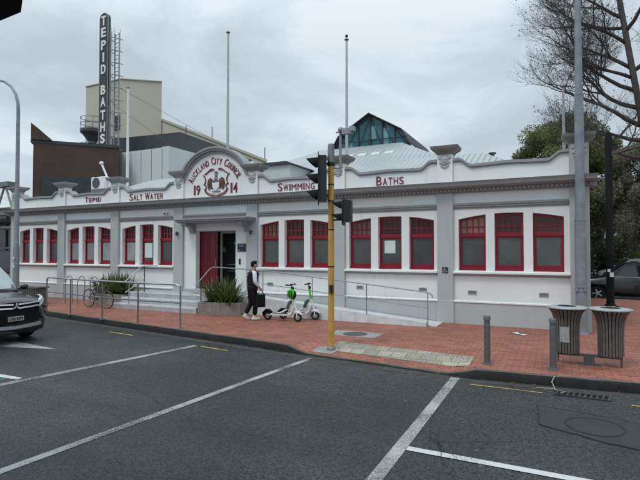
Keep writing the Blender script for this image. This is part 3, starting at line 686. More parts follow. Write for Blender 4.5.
# coat of arms: scrolled red outline, shield, helm crest and two brown birds
cr_ = MB()
def scroll(pts, r=0.018):
    cr_.tube([(AX+0.06+x, WY-0.02, 4.50+z) for x, z in pts], r, 6)
def bez(p0, p1, p2, p3, n=10):
    return [tuple((1-t)**3*a+3*(1-t)**2*t*b+3*(1-t)*t*t*c+t**3*d for a, b, c, d in zip(p0, p1, p2, p3)) for t in [i/n for i in range(n+1)]]
for sx in (-1, 1):
    f_ = lambda P: [(sx*a, b) for a, b in P]
    scroll(f_(bez((0.0,-0.50),(0.12,-0.40),(0.42,-0.46),(0.52,-0.20))), 0.022)
    scroll(f_(bez((0.52,-0.20),(0.40,-0.16),(0.44,0.02),(0.56,-0.02))), 0.02)
    scroll(f_(bez((0.54,0.0),(0.42,0.12),(0.50,0.30),(0.60,0.34))), 0.02)
    scroll(f_(bez((0.52,0.36),(0.30,0.46),(0.24,0.62),(0.10,0.52))), 0.02)
    scroll(f_(bez((0.47,-0.22),(0.36,-0.38),(0.15,-0.36),(0.0,-0.44))), 0.010)
    scroll(f_(bez((0.10,0.52),(0.20,0.46),(0.34,0.50),(0.42,0.42))), 0.010)
crest = B('coat_of_arms', cr_, 'redtext')
g = MB()
for sx in (-1, 1):
    pts = [(0.10,-0.02),(0.16,0.16),(0.26,0.23),(0.36,0.16),(0.40,0.0),(0.36,-0.16),(0.30,-0.24),(0.26,-0.12),(0.18,-0.20),(0.14,-0.12)]
    P_ = [(AX+0.06+sx*a, 4.50+b) for a, b in pts]
    if sx < 0: P_ = P_[::-1]
    g.prism(P_, WY-0.030, WY-0.002); g.ball((AX+0.06+sx*0.25, WY-0.02, 4.55), 0.12, 8, (1,.25,1.2))
B('crest_bird', g, 'kiwi', crest)
g = MB(); g.prism([(AX+0.06+a, 4.50+b) for a, b in [(-0.16,0.06),(-0.15,-0.12),(0,-0.26),(0.15,-0.12),(0.16,0.06),(0,0.02)]], WY-0.045, WY-0.002); B('crest_shield', g, 'white', crest)
g = MB()
g.ball((AX+0.06, WY-0.03, 4.66), 0.085, 8, (1,.4,1)); g.ball((AX+0.06, WY-0.03, 4.80), 0.05, 8, (1,.5,1.6)); g.ball((AX+0.06, WY-0.03, 4.92), 0.07, 8, (1.2,.4,.6))
g.box(AX-0.12, AX+0.24, WY-0.04, WY-0.002, 4.205, 4.235)
for sx in (-1,1): g.ball((AX+0.06+sx*0.10, WY-0.035, 4.60), 0.05, 6, (1.2,.4,.7))
B('crest_helm', g, 'crestgrey', crest)
# vents, signs, lamps, camera
for (x, z) in [(-8.75, 0.92), (-5.47, 0.92), (-3.5, 0.92), (-2.1, 0.89), (-0.28, 0.89)]:
    v = MB(); plate(v, [(x-.115,z-.055),(x+.115,z-.055),(x+.115,z+.055),(x-.115,z+.055)], [[(x-.095,z-.036),(x+.095,z-.036),(x+.095,z+.036),(x-.095,z+.036)]], WY-0.018, WY+0.0)
    for u in range(4): v.box(x-.095, x+.095, WY-0.014, WY-0.002, z-.03+u*.018, z-.022+u*.018)
    vv = B('air_vent', v, 'lid')
    v = MB(); v.box(x-.095, x+.095, WY-0.004, WY-0.001, z-.036, z+.036); B('vent_recess', v, 'darksteel', vv)
v = MB(); v.box(-10.10,-9.72,WY-0.02,WY-0.002,2.03,2.31); sg = B('information_sign', v, 'blue')
v = MB(); v.box(-10.04,-9.82,WY-0.023,WY-0.021,2.245,2.265); v.box(-10.04,-9.86,WY-0.023,WY-0.021,2.205,2.22); v.box(-10.05,-9.99,WY-0.023,WY-0.021,2.06,2.11)
B('sign_graphic', v, 'bluelt', sg)
v = MB(); v.box(-10.04,-9.98,WY-0.03,WY-0.002,1.58,1.78); B('door_buzzer', v, 'black')
v = MB(); v.box(-2.92,-2.75,WY-0.105,WY-0.091,1.42,1.59); sg = B('accessibility_sign', v, 'acc')
v = MB(); sx, sz, sy = -2.835, 1.505, WY-0.108
v.ball((sx-.015, sy, sz+.052), 0.012, 6, (1,.3,1)); v.tube([(sx-.015,sy,sz+.035),(sx-.01,sy,sz-.005),(sx+.03,sy,sz-.005),(sx+.045,sy,sz-.045)], 0.006, 5)
v.tube([(sx-.025+0.04*math.cos(t), sy, sz-.02+0.04*math.sin(t)) for t in [R(110+i*20) for i in range(12)]], 0.005, 5)
B('wheelchair_symbol', v, 'white', sg)
v = MB(); v.ball((-13.40, WY-0.10, 3.50), 0.065, 8); v.box(-13.47,-13.33,WY-0.06,WY-0.006,3.50,3.57); cc = B('security_camera', v, 'white')
v = MB(); v.ball((-13.40, WY-0.15, 3.48), 0.04, 8); B('camera_lens', v, 'black', cc)
for x in (-12.79, -9.46):
    v = MB(); v.cyl((x, WY-0.095, 2.72), (x, WY-0.16, 2.72), 0.04, 8); v.lathe([(0.03,2.78),(0.045,2.74),(0.045,2.66),(0.02,2.62)], 10, (x, WY-0.17, 0)); B('wall_lamp', v, 'darksteel')
# canopy with scrolled brackets
c = MB(); c.box(-12.42,-9.32,WY-0.66,WY-0.002,3.10,3.16); c.box(-12.46,-9.28,WY-0.70,WY-0.002,3.16,3.215); c.box(-12.36,-9.38,WY-0.6,WY-0.002,3.06,3.10)
B('canopy', c, 'dent', bevel=0.008)
for x in (-12.10, -9.66):
    b_ = MB(); prof = [(0,3.058),(-0.56,3.058),(-0.58,3.0),(-0.50,2.955),(-0.38,2.97),(-0.26,2.93),(-0.16,2.86),(-0.12,2.76),(-0.05,2.70),(0,2.70)]
    b_.sweepx([(WY-0.002+y_, z_) for y_, z_ in prof], x-0.10, x+0.10)
    b_.lathe([(0.0,-0.105),(0.06,-0.105),(0.06,0.105),(0,0.105)], 12, (x, WY-0.5, 2.99), 'X'); B('canopy_bracket', b_, 'dent')
# entrance recess, door, lobby
e_ = MB()
y0, y1 = WY+0.22, WY+0.55
e_.box(-12.16,-12.06,y0+.002,y1,0.5,2.9); e_.box(-10.34,-10.1,y0+.002,y1,0.5,2.9); e_.box(-12.06,-10.34,y0+.002,y1,2.78,2.9)
B('door_surround', e_, 'wall')
e_ = MB(); L0 = (-12.6, -8.9, y1+0.002, WY+1.6)
e_.box(L0[0],L0[1],L0[3],L0[3]+0.1,0.4,3.2); e_.box(L0[0]-0.1,L0[0],y1+.002,L0[3],0.4,3.2); e_.box(L0[1],L0[1]+0.1,y1+.002,L0[3],0.4,3.2); e_.box(L0[0],L0[1],y1+.002,L0[3],3.2,3.3); e_.box(L0[0],L0[1],y1+.002,L0[3],0.4,0.55)
B('lobby', e_, 'dark')
e_ = MB()
for (x, z, w_, h) in [(-11.6,1.5,1.6,.04),(-11.6,1.25,1.6,.03),(-11.9,2.0,.12,.2),(-11.3,2.3,.1,.1),(-10.9,1.75,.2,.25)]: e_.box(x, x+w_, WY+1.40, WY+1.5, z, z+h)
B('lobby_shelf', e_, 'white')
d = MB(); d.box(-12.04,-11.20,WY+0.26,WY+0.31,0.56,2.77); dr = B('door', d, 'reddoor')
d = MB()
for (x0, x1, z0, z1) in [(-11.96,-11.65,0.7,1.55),(-11.59,-11.28,0.7,1.55),(-11.96,-11.65,1.65,2.65),(-11.59,-11.28,1.65,2.65)]:
    plate(d, [(x0,z0),(x1,z0),(x1,z1),(x0,z1)], [[(x0+.03,z0+.03),(x1-.03,z0+.03),(x1-.03,z1-.03),(x0+.03,z1-.03)]], WY+0.245, WY+0.262)
B('door_panel_moulding', d, 'reddoor', dr)
d = MB(); d.box(-11.18,-11.12,WY+0.40,WY+0.47,0.56,2.77); d.box(-11.12,-10.36,WY+0.41,WY+0.46,2.70,2.77); B('door_frame', d, 'conc')
d = MB(); d.cyl((-11.25,WY+0.22,1.5),(-11.25,WY+0.22,1.75),0.012,6); B('door_handle', d, 'stain_steel', dr)
# side walls, rear, and flat valley roof behind the parapet
s_ = MB(); s_.box(XR-0.25, XR-0.03, WY+0.26, 30, 0, 3.98); s_.box(XL+0.03, XL+0.25, WY+0.26, 30, 0, 3.98); s_.box(XL+.25, XR-.25, 29.8, 30, 0, 3.98)
s_.box(XR-0.22, XR-0.05, WY+0.28, 20, 3.98, 4.5)
B('side_wall', s_, 'grey')
s_ = MB()
s_.box(XL+.26, XR-.26, WY+0.3, 29.8, 3.90, 3.97); B('gutter_roof', s_, 'charcoal')
def hip(name, x0, x1, y0, y1, z0, z1, inset, m, ins_y=None):
    iy = ins_y if ins_y is not None else inset
    g = MB(); g.add([(x0,y0,z0),(x1,y0,z0),(x1,y1,z0),(x0,y1,z0),(x0+inset,y0+iy,z1),(x1-inset,y0+iy,z1),(x1-inset,y1-iy,z1),(x0+inset,y1-iy,z1)],
                    [(0,1,5,4),(1,2,6,5),(2,3,7,6),(3,0,4,7),(4,5,6,7),(3,2,1,0)])
    return B(name, g, m)
hip('roof', -13.2, -0.2, 14.9, 29.0, 4.25, 5.60, 2.1, 'roof', 3.2)          # lower slope
hip('roof', -12.2, -2.2, 17.2, 28.6, 5.0, 6.15, 2.7, 'roof', 2.0)
hip('roof', -12.4, -4.3, 19.0, 28.0, 5.9, 7.05, 2.0, 'roof', 2.4)
# translucent bars on the roof slope
g = MB()
for i in range(6):
    g = MB(); x = -9.7+i*0.62; g.add([(x,19.5,6.165),(x+0.4,19.5,6.165),(x+0.4,20.0,6.405),(x,20.0,6.405)], [(0,1,2,3)])
    B('roof_light', g, 'palebox')
# the low gables of the left wing
hip('roof', -21.0, -13.6, 14.9, 29.0, 4.25, 5.62, 3.0, 'roof', 3.0)
g = MB(); g.box(-10.9,-8.9,15.6,19,4.2,5.30); B('roof_plant_room', g, 'palebox')
g = MB(); g.prism([(-11.0,5.30),(-8.75,5.30),(-9.0,5.42),(-10.8,5.42)], 15.5, 19.05); B('plant_room_cap', g, 'charcoal')
# glazed monitor
gx = -8.05; prof = [(-2.0,7.05),(-1.62,7.70),(0,8.68),(1.62,7.74),(2.0,7.05)]
prof = [(gx+a, z) for a, z in prof]; y0, y1 = 22.0, 27.0
g = MB()
for a, b in zip(prof, prof[1:]): g.tube([(a[0],y0,a[1]),(b[0],y0,b[1])], 0.045, 4)
for a, b in zip(prof, prof[1:]):
    g.add([(a[0],y0-.25,a[1]+.02),(b[0],y0-.25,b[1]+.02),(b[0],y1,b[1]+.02),(a[0],y1,a[1]+.02),(a[0],y0-.25,a[1]+.07),(b[0],y0-.25,b[1]+.07),(b[0],y1,b[1]+.07),(a[0],y1,a[1]+.07)],
          [(0,1,2,3),(4,5,6,7),(0,1,5,4),(1,2,6,5),(2,3,7,6),(3,0,4,7)])
g.box(gx-2.03,gx+2.03,y0-.06,y0+.04,6.98,7.08)
def pztop(x):
    return interp(prof, x)
mull = [gx+i*0.62 for i in range(-3,4)]
for x in mull: g.box(x-.03,x+.03,y0-.04,y0+.03,7.05,pztop(x))
for i in range(-3,3):                       # diagonal bracing
    xa, xb = gx+i*0.62, gx+(i+1)*0.62
    za, zb = (7.05, pztop(xb)-.02) if i < 0 else (pztop(xa)-.02, 7.05)
    g.tube([(xa,y0-.03,za),(xb,y0-.03,zb)], 0.018, 4)
    g.tube([(xa,y0-.03,7.45),(xb,y0-.03,7.45)], 0.02, 4)
mon = B('roof_monitor', g, 'charcoal')
g = MB(); g.prism(prof, y0+.04, y0+.08); B('monitor_glass', g, 'teal', mon)
g = MB()
for (i, z0, z1) in [(1,7.1,8.1),(-2,7.1,7.6),(0,7.5,8.25)]:
    g = MB(); x = gx+i*0.62; g.box(x+.04, x+.3, y0+.02, y0+.038, z0, z1-.12); B('pale_glass', g, 'tealpale', mon)
g = MB(); g.box(-2.2,-2.05,19.2,19.35,5.0,5.75); g.cyl((-2.12,19.28,5.75),(-2.12,19.28,5.80),0.14,10); B('roof_vent', g, 'darksteel')

# ------------------------------------------------------------------ steps, landing, ramp
LZ = 0.55
st = thing('entrance_steps', 'grey concrete steps and landing below the red entrance door', 'steps', (-12.3, 13, 0))
g = MB(); g.box(-14.3,-9.2,12.95,WY-0.11,-0.05,LZ); g.box(-12.0+.003,-10.2-.003,WY-0.11,WY+0.4,0.3,LZ-.002); B_ = lambda n, mb, m, p: obj(n, mb, m, p, True)
B_('landing', g, 'step', st)
g = MB(); g.box(-14.3,-10.52,12.63,12.947,-0.05,0.367); B_('step', g, 'step', st)
g = MB(); g.box(-14.3,-10.52,12.31,12.627,-0.05,0.183); B_('step', g, 'step', st)
g = MB()
for (y, z) in [(12.95,LZ),(12.63,.367),(12.31,.183)]: g.box(-14.3,-10.52,y-0.006,y+0.05,z-.05,z+.003)
B_('nosing', g, 'concw', st)
rp = thing('access_ramp', 'pale concrete access ramp sloping down along the bathhouse wall', 'ramp', (-6, 13.5, 0))
def rz_(x): return interp([(-9.19,LZ),(-2.95,0.02)], x)
g = MB(); n = 12; X = [lerp(-9.19,-2.9,i/n) for i in range(n+1)]
g.strip([(x,-0.05) for x in X], [(x,rz_(x)) for x in X], 13.05, WY-0.12); B_('ramp_slab', g, 'concw', rp)
g = MB(); X = [lerp(-9.19,-3.15,i/n) for i in range(n+1)]
g.strip([(x,-0.05) for x in X], [(x,rz_(x)+0.07) for x in X], 12.95, 13.047); B_('ramp_kerb', g, 'concw', rp)
# ramp handrail
hr = thing('handrail', 'thin steel handrail running down the ramp from the entrance landing', 'handrail', (-6, 13.05, 0), group='steel handrails at the entrance')
RY = 13.0
def rail_z(x): return interp([(-10.4,1.50),(-8.4,1.43),(-3.1,0.93)], x)
g = MB(); g.tube([(-10.45,12.28,1.0),(-10.42,12.36,1.08),(-10.40,12.85,1.46),(-10.36,12.97,1.50),(-10.2,RY,1.50)] + [(x,RY,rail_z(x)) for x in (-8.4,-6.6,-4.9,-3.25)] + [(-3.08,RY,0.91),(-3.0,RY,0.86),(-2.98,RY,0.78)], 0.018, 8); B_('top_rail', g, 'steel', hr)
g = MB(); g.tube([(-8.4,RY,1.0)] + [(x,RY,rail_z(x)-0.43) for x in (-6.6,-4.9,-3.12)], 0.012, 8); B_('mid_rail', g, 'steel', hr)
for x in (-8.4,-6.63,-4.88,-3.12):
    g = MB(); zb = max(rz_(x)+0.06, 0.0) if x < -3.2 else 0.0; g.cyl((x,RY,zb),(x,RY,rail_z(x)),0.016,8); g.box(x-.05,x+.05,RY-.045,RY+.045,zb,zb+.012); B_('post', g, 'steel', hr)
g = MB(); g.cyl((-10.42,12.42,0.18),(-10.42,12.42,1.13),0.019,8); B_('post', g, 'darksteel', hr)
hl = thing('handrail', 'short steel stair handrail left of the entrance steps by a flax planter', 'handrail', (-13.4, 12.6, 0), group='steel handrails at the entrance')
g = MB(); g.tube([(-13.62,12.20,0.98),(-13.60,12.3,1.06),(-13.55,12.85,1.47),(-13.5,12.95,1.50),(-13.2,13.3,1.50)], 0.021, 8); B_('top_rail', g, 'stain_steel', hl)
g = MB(); g.tube([(-13.62,12.20,0.58),(-13.58,12.35,0.68),(-13.5,12.95,1.05)], 0.018, 8); B_('mid_rail', g, 'stain_steel', hl)
g = MB(); g.cyl((-13.50,12.96,LZ),(-13.50,12.96,1.5),0.022,8); B_('post', g, 'darksteel', hl)
g = MB(); g.cyl((-13.60,12.35,.183),(-13.60,12.35,1.08),0.019,8); B_('post', g, 'stain_steel', hl)

# ------------------------------------------------------------------ planters and flax
def planter(P, h, m, label, name='planter'):
    cx = sum(p[0] for p in P)/len(P); cy = sum(p[1] for p in P)/len(P)
    t = thing(name, label, 'planter', (cx, cy, 0), group='concrete planters beside the entrance steps')
    g = MB(); n = len(P); inn = [(lerp(x,cx,0.16), lerp(y,cy,0.16)) for x, y in P]
    vs = [(x,y,-.03) for x,y in P]+[(x,y,h) for x,y in P]+[(x,y,h) for x,y in inn]+[(x,y,h-.10) for x,y in inn]
    fs = []
    for i in range(n):
        j = (i+1) % n
        for L_ in range(3): fs.append((L_*n+i, L_*n+j, (L_+1)*n+j, (L_+1)*n+i))
    g.add(vs, fs); obj('box', g, m, t, True, bevel=0.012)
    s = MB(); s.add([(x,y,h-.09) for x,y in inn], [tuple(range(n))]); obj('soil', s, 'kerb', t, True)
    return t
planter([(-10.48,12.33),(-9.60,12.33),(-9.02,12.62),(-8.95,12.92),(-10.48,12.92)], 0.40, 'concrough', 'exposed aggregate planter right of the steps behind the walking person')
planter([(-16.3,12.95),(-14.36,12.75),(-14.36,13.7),(-16.3,13.8)], 0.42, 'concrough', 'low concrete planter left of the steps near the bicycle')
def flax(cx, cy, z, n, ln, spread, label, seed, sy=1.0, sx=1.0):
    rr = random.Random(seed); g = MB()
    for i in range(n):
        a = rr.random()*2*math.pi; el = rr.uniform(0.12, 1.35); L_ = ln*rr.uniform(0.65, 1.05); wd = rr.uniform(0.018, 0.032)
        bx = cx+rr.uniform(-1,1)*spread*sx; by = cy+rr.uniform(-1,1)*spread*0.5*sy
        d = Vector((math.cos(a)*sx, math.sin(a)*0.8*sy, 0)); side = Vector((-d.y, d.x, 0)).normalized(); p = Vector((bx, by, z)); ang = el + 0.25; vs = []; K = 5
        up = math.pi/2 - (1.35-el)*0.75
        for k_ in range(K+1):
            t = k_/K; ww = wd*(1-t**2.2)*(0.7+0.6*math.sin(min(1,t*1.5)*math.pi/2)) + 0.002
            vs += [tuple(p+side*ww), tuple(p+Vector((0,0,0.006))), tuple(p-side*ww)]
            p = p + (d*math.cos(up) + Vector((0,0,math.sin(up))))*(L_/K); up -= rr.uniform(0.02, 0.20)*(1.5-el*0.6)
        fs = []
        for k_ in range(K):
            o = k_*3; fs += [(o,o+1,o+4,o+3),(o+1,o+2,o+5,o+4)]
        g.cur = 0; g.add(vs, fs)
    return tag(obj('flax_plant', g, 'flax', fix=False), label, 'plant', 'spiky flax plants in planters')
flax(-9.72, 12.64, 0.31, 280, 1.0, 0.45, 'spiky green flax plant in the planter right of the steps', 3)
flax(-15.55, 13.2, 0.33, 200, 0.95, 0.5, 'spiky green flax at the left end of the planter near the bicycle', 5)
flax(-14.75, 13.15, 0.33, 180, 0.95, 0.3, 'spiky green flax close to the left stair handrail', 9)

# ------------------------------------------------------------------ street rails, bollards, bins
rl = thing('pedestrian_railing', 'long grey tubular pedestrian railing with two rails along the kerb', 'railing', (-12.3, 10.2, 0))
RPts = [(-15.62,10.66),(-14.0,10.36),(-12.2,10.08),(-10.55,9.90),(-8.98,9.88)]
g = MB(); top = [(x,y,1.15) for x,y in RPts]
g.tube([(RPts[0][0],RPts[0][1],1.0),(RPts[0][0]+.02,RPts[0][1],1.11),(RPts[0][0]+0.12,RPts[0][1]-.02,1.15)] + top[1:4] + [(RPts[4][0]-.15,RPts[4][1],1.15),(RPts[4][0]-.04,RPts[4][1],1.11),(RPts[4][0],RPts[4][1],1.0)], 0.027, 10); B_('top_rail', g, 'stain_steel', rl)
g = MB(); g.tube([(x,y,0.66) for x,y in RPts], 0.018, 8); B_('mid_rail', g, 'railg', rl)
for x, y in RPts:
    g = MB(); g.cyl((x,y,-.02),(x,y,1.12),0.023,10); g.lathe([(0,.012),(.07,.012),(.07,-.01)],12,(x,y,0)); B_('post', g, 'railg', rl)
def bollard(x, y, label):
    t = thing('bollard', label, 'bollard', (x, y, 0), group='grey metal bollards on the footpath')
    g = MB(); g.lathe([(0.10,-.01),(0.10,.012),(0.07,.014),(0.056,.02),(0.056,0.76),(0.047,0.765),(0.047,0.785),(0.062,0.79),(0.062,0.855),(0.05,0.87),(0,0.875)], 18); obj('post', g, 'bollard', t)
    g = MB(); g.lathe([(0.0572,0.70),(0.0572,0.73)], 18); obj('band', g, 'railg', t)
bollard(-1.13, 9.22, 'grey bollard standing alone on the paving left of the litter bins')
bollard(-0.05, 9.34, 'grey bollard just in front of the left litter bin')
tb = thing('litter_bins', 'pair of flared bronze slatted litter bins on one shared stand', 'litter bin', (0.53, 9.97, 0))
BX = (-0.35, 0.34)
for q, bx in enumerate(BX):
    g = MB(); prof = [(0.205,0.20),(0.205,0.45),(0.208,0.66),(0.222,0.80),(0.252,0.90),(0.30,0.975),(0.325,1.0)]
    nS = 26
    for s in range(nS):
        a = 2*math.pi*s/nS; wa = math.pi/nS*0.74; vs = []
        for (r_, z) in prof:
            for (rr, aa) in ((r_, a-wa), (r_, a+wa), (r_-0.014, a+wa), (r_-0.014, a-wa)): vs.append((bx+rr*math.cos(aa), rr*math.sin(aa), z))
        K = len(prof); fs = [(i*4+j, i*4+(j+1) % 4, i*4+4+(j+1) % 4, i*4+4+j) for i in range(K-1) for j in range(4)] + [(3,2,1,0), (K*4-4,K*4-3,K*4-2,K*4-1)]
        g.add(vs, fs)
    bb = obj('bin_body', g, 'slat', tb)
    g = MB(); g.lathe([(0.0,0.21),(0.185,0.21),(0.185,0.66),(0.20,0.80),(0.23,0.90),(0.28,0.99)], 24, (bx,0,0)); obj('bin_liner', g, 'blackm', bb)
    g = MB(); g.lathe([(0.33,1.0),(0.345,1.005),(0.345,1.02),(0.33,1.028),(0.16,1.04)], 32, (bx,0,0)); g.lathe([(0.325,1.0),(0.10,1.0)],32,(bx,0,0))
    for s in range(10):
        a = 2*math.pi*s/10; g.ball((bx+0.25*math.cos(a), 0.25*math.sin(a), 1.03), 0.03, 5, (1,1,.4))
    obj('bin_lid', g, 'lid', bb)
    g = MB(); g.lathe([(0.16,1.041),(0.0,1.036)], 24, (bx,0,0)); obj('lid_opening', g, 'blackm', bb)
g = MB(); a0 = R(-105)
vs = []
for i in range(5):
    a = a0+R(-20+i*11) ; vs += [(BX[0]+0.213*math.cos(a),0.213*math.sin(a),0.40),(BX[0]+0.213*math.cos(a),0.213*math.sin(a),0.68)]
g.add(vs, [(2*i,2*i+2,2*i+3,2*i+1) for i in range(4)]); obj('notice', g, 'lid', tb)
g = MB(); g.box(-0.52,0.52,-0.03,0.03,0.14,0.185); g.box(-0.085,0.085,-0.05,0.05,0.0,0.14); g.box(-0.18,0.18,-0.10,0.10,-.005,0.012)
for x in (-0.50,0.50): g.cyl((x,0,0),(x,0,0.18),0.015,8)
for bx in BX: g.cyl((bx,0,0.16),(bx,0,0.21),0.08,12)
obj('stand', g, 'darksteel', tb)

# ------------------------------------------------------------------ poles
def pole(name, label, cat, x, y, prof, m='poleg', n=14, group=None):
    t = thing(name, label, cat, (x, y, 0), group=group); g = MB(); g.lathe(prof, n); obj('pole', g, m, t); return t
t = pole('utility_pole', 'tall tapering grey steel pole rising past the right corner of the bathhouse', 'pole', 0.57, 13.6, [(0.17,-.02),(0.17,0.02),(0.135,0.03),(0.130,2.80),(0.138,2.80),(0.138,2.84),(0.118,2.85),(0.10,5.95),(0.106,5.95),(0.106,5.99),(0.088,6.0),(0.062,9.5),(0.045,12.5),(0,12.5)])
g = MB(); g.box(-0.145,0.145,-0.145,0.02,1.15,1.17); g.box(-0.145,0.145,-0.145,0.02,1.05,1.07); g.cyl((-0.1,-0.15,1.11),(-0.1,-0.18,1.11),0.025,8); g.cyl((0.08,-0.14,1.11),(0.08,-0.17,1.11),0.025,8); obj('pole_strap', g, 'steel', t)
g = MB(); g.tube([(0,0,12.3),(0,-0.4,12.8),(0,-1.6,13.0)], 0.04, 8); g.box(-.12,.12,-2.2,-1.5,12.96,13.08); obj('lamp_arm', g, 'poleg', t)
t = pole('street_lamp', 'grey curved arm street lamp at the far left corner', 'street lamp', -20.33, 12.5, [(0.19,-.02),(0.19,0.03),(0.125,0.04),(0.12,2.2),(0.095,2.3),(0.07,7.6),(0.068,8.0)], 'poleg')
g = MB(); g.tube([(0,0,7.95),(-0.03,0,8.3),(-0.18,0,8.7),(-0.5,0,9.08),(-1.0,0,9.38),(-1.7,0,9.58),(-2.5,0,9.68)], [0.068,0.065,0.06,0.055,0.05,0.045,0.04], 10); obj('lamp_arm', g, 'poleg', t)
g = MB(); g.box(-3.2,-2.4,-.14,.14,9.60,9.74); obj('lamp_head', g, 'railg', t)
g = MB()
for (z, a) in [(1.7,0.3),(1.45,-0.2),(1.35,0.5)]: g.box(-0.02+a*0.08,0.07+a*.08,-0.145,-0.13,z,z+.1)
obj('sticker', g, 'paper', t)
# black lamp on the right with blade head
t = pole('street_lamp', 'black square-cut lamp post with slanted blade light right of the bathhouse', 'street lamp', 1.72, 19.6, [(0.42,-.02),(0.42,0.03),(0.36,0.06),(0.26,0.11),(0.16,0.17),(0.135,0.22),(0.125,0.3),(0.125,1.9),(0.13,1.92),(0.12,1.95),(0.115,6.15),(0.0,6.32)], 'blackm', 12)
g = MB(); P_ = [(0.05,5.40,.10),(1.95,5.85,.22)]
vs = []
for x, z, hw in [(0.02,5.40,.06),(0.5,5.52,.16),(1.9,5.86,.18)]: vs += [(x,-hw,z),(x,hw,z),(x,hw,z+.12),(x,-hw,z+.12)]
g.add(vs, [(i*4+j, i*4+(j+1) % 4, i*4+4+(j+1) % 4, i*4+4+j) for i in range(2) for j in range(4)] + [(3,2,1,0),(8,9,10,11)]); obj('lamp_blade', g, 'kerbtop', t)
g = MB(); g.box(-.02,.1,-.142,-.128,1.15,1.3); g.box(-.09,.0,-.142,-.128,1.32,1.42); obj('sticker', g, 'paper', t)
# flagpoles on the roof
def flagpole(x, y, z0, z1, label, m='white', r=0.045, fin_=True):
    t = thing('flagpole', label, 'flagpole', (x, y, z0), group='thin poles above the bathhouse parapet'); H_ = z1-z0
    g = MB(); g.lathe([(r*1.3,0),(r*1.2,H_*0.5),(r*0.9,H_),(0,H_)], 10); obj('pole', g, m, t)
    g = MB(); g.lathe([(0,H_),(0.075,H_+.005),(0.075,H_+.04),(0,H_+.05)], 10)
    if fin_: g.ball((0,0,H_+.15), 0.055, 8)
    obj('finial', g, 'darksteel', t)
flagpole(-11.47, 15.2, 4.0, 10.62, 'tall flagpole rising behind the arched pediment', 'flagp', 0.042, False)
flagpole(-6.42, 15.2, 4.0, 9.35, 'flagpole with ball finial rising in front of the glass roof monitor', 'flagp', 0.042)
flagpole(-18.9, 17, 4.0, 10.1, 'white flagpole in front of the cream block at left', 'white', 0.05, False)
flagpole(0.28, 17, 3.9, 7.25, 'short grey pole behind the right parapet end', 'steel', 0.038, False)

# traffic signal
sgp = thing('traffic_signal_pole', 'ochre yellow traffic signal pole with grey cap and black signal heads', 'traffic signal', (-4.36, 9.45, 0))
g = MB(); g.lathe([(0.069,-.12),(0.067,1.0),(0.062,3.90)], 16); obj('pole', g, 'yellow', sgp)
g = MB(); g.lathe([(0.10,-.12),(0.10,-.08),(0.085,-.03),(0.07,-0.01)], 14); obj('base_collar', g, 'railg', sgp)
g = MB(); g.lathe([(0.085,3.90),(0.09,3.93),(0.09,3.97),(0.078,3.98)], 16)
for z_ in (3.12,2.5,1.7,3.48): g.lathe([(0.060,z_-.001),(0.0695,z_),(0.0695,z_+.025),(0.06,z_+.026)],16)
obj('band', g, 'black', sgp)
g = MB(); g.lathe([(0.075,3.98),(0.073,4.33),(0.06,4.38),(0,4.39)], 16); obj('cap', g, 'railg', sgp)
def head(x, y, z, n, w_, h, rot, kind):
    """signal head facing local -X"""
    T = Matrix.Translation((x, y, z)) @ Matrix.Rotation(rot, 4, 'Z')
    g = MB(); g.T = T; ph = h/n; g.box(-0.02,0.15,-w_*0.38,w_*0.38,0.03,h-.03)
    bp = [(-w_*0.5,0.0),(-w_*0.38,-.04),(w_*0.38,-.04),(w_*0.5,0.0),(w_*0.5,h),(w_*0.38,h+.05),(-w_*0.38,h+.05),(-w_*0.5,h)]
    g.add([(-0.03,a,b) for a,b in bp]+[(-0.02,a,b) for a,b in bp], [tuple(range(8)), tuple(reversed(range(8,16)))]+[(i,(i+1)%8,8+(i+1)%8,8+i) for i in range(8)])
    hd = obj('signal_head', g, 'black', sgp)
    for i in range(n):
        zc = ph*(i+.5); v = MB(); v.T = T; r_ = ph*0.36; vs = []; fs = []; m_ = 14
        for j in range(m_+1):
            a = R(-35)+ (R(250))*j/m_
            ln = 0.05+0.21*max(0, math.sin(a*0.72+R(25)))
            yy, zz = r_*math.cos(a), r_*math.sin(a)
            vs += [(-0.03,yy,zc+zz), (-0.03-ln, yy*0.97, zc+zz*0.97-0.02), (-0.03-ln,yy*0.9,zc+zz*0.9-0.02),(-0.03,yy*.93,zc+zz*.93)]
        for j in range(m_):
            o = j*4
            for q in range(4): fs.append((o+q,o+(q+1)%4,o+4+(q+1)%4,o+4+q))
        v.add(vs, fs, False); obj('visor', v, 'blackm', hd)
        v = MB(); v.T = T; v.lathe([(0,-0.045),(r_*0.9,-0.032)], 16, (0,0,zc), 'X'); obj('lens', v, ['glass','glass','glass'][i], hd)
head(-0.20, -0.16, 3.08, 3, 0.40, 1.05, R(24), 'v')
head(0.36, -0.10, 2.63, 2, 0.34, 0.52, R(12), 'p')
g = MB(); g.tube([(-0.06,0,3.25),(-0.15,-0.1,3.25)], 0.02, 6); g.tube([(-0.06,0,3.95),(-0.15,-0.1,3.95)], 0.02, 6); g.tube([(0.05,0,2.72),(0.4,-0.08,2.72)], 0.02, 6); g.tube([(0.05,0,3.08),(0.4,-0.08,3.08)], 0.02, 6)
obj('signal_bracket', g, 'black', sgp)
g = MB(); g.box(0.015,0.085,-0.13,-0.06,1.14,1.32); obj('push_button', g, 'black', sgp)
g = MB(); g.cyl((0.22,0,3.68),(0.22,0,4.70),0.028,10); g.tube([(0.05,0,3.85),(0.22,0,3.85)],0.02,6); g.tube([(0.05,0,3.72),(0.22,0,3.72)],0.02,6)
obj('camera_post', g, 'steel', sgp)
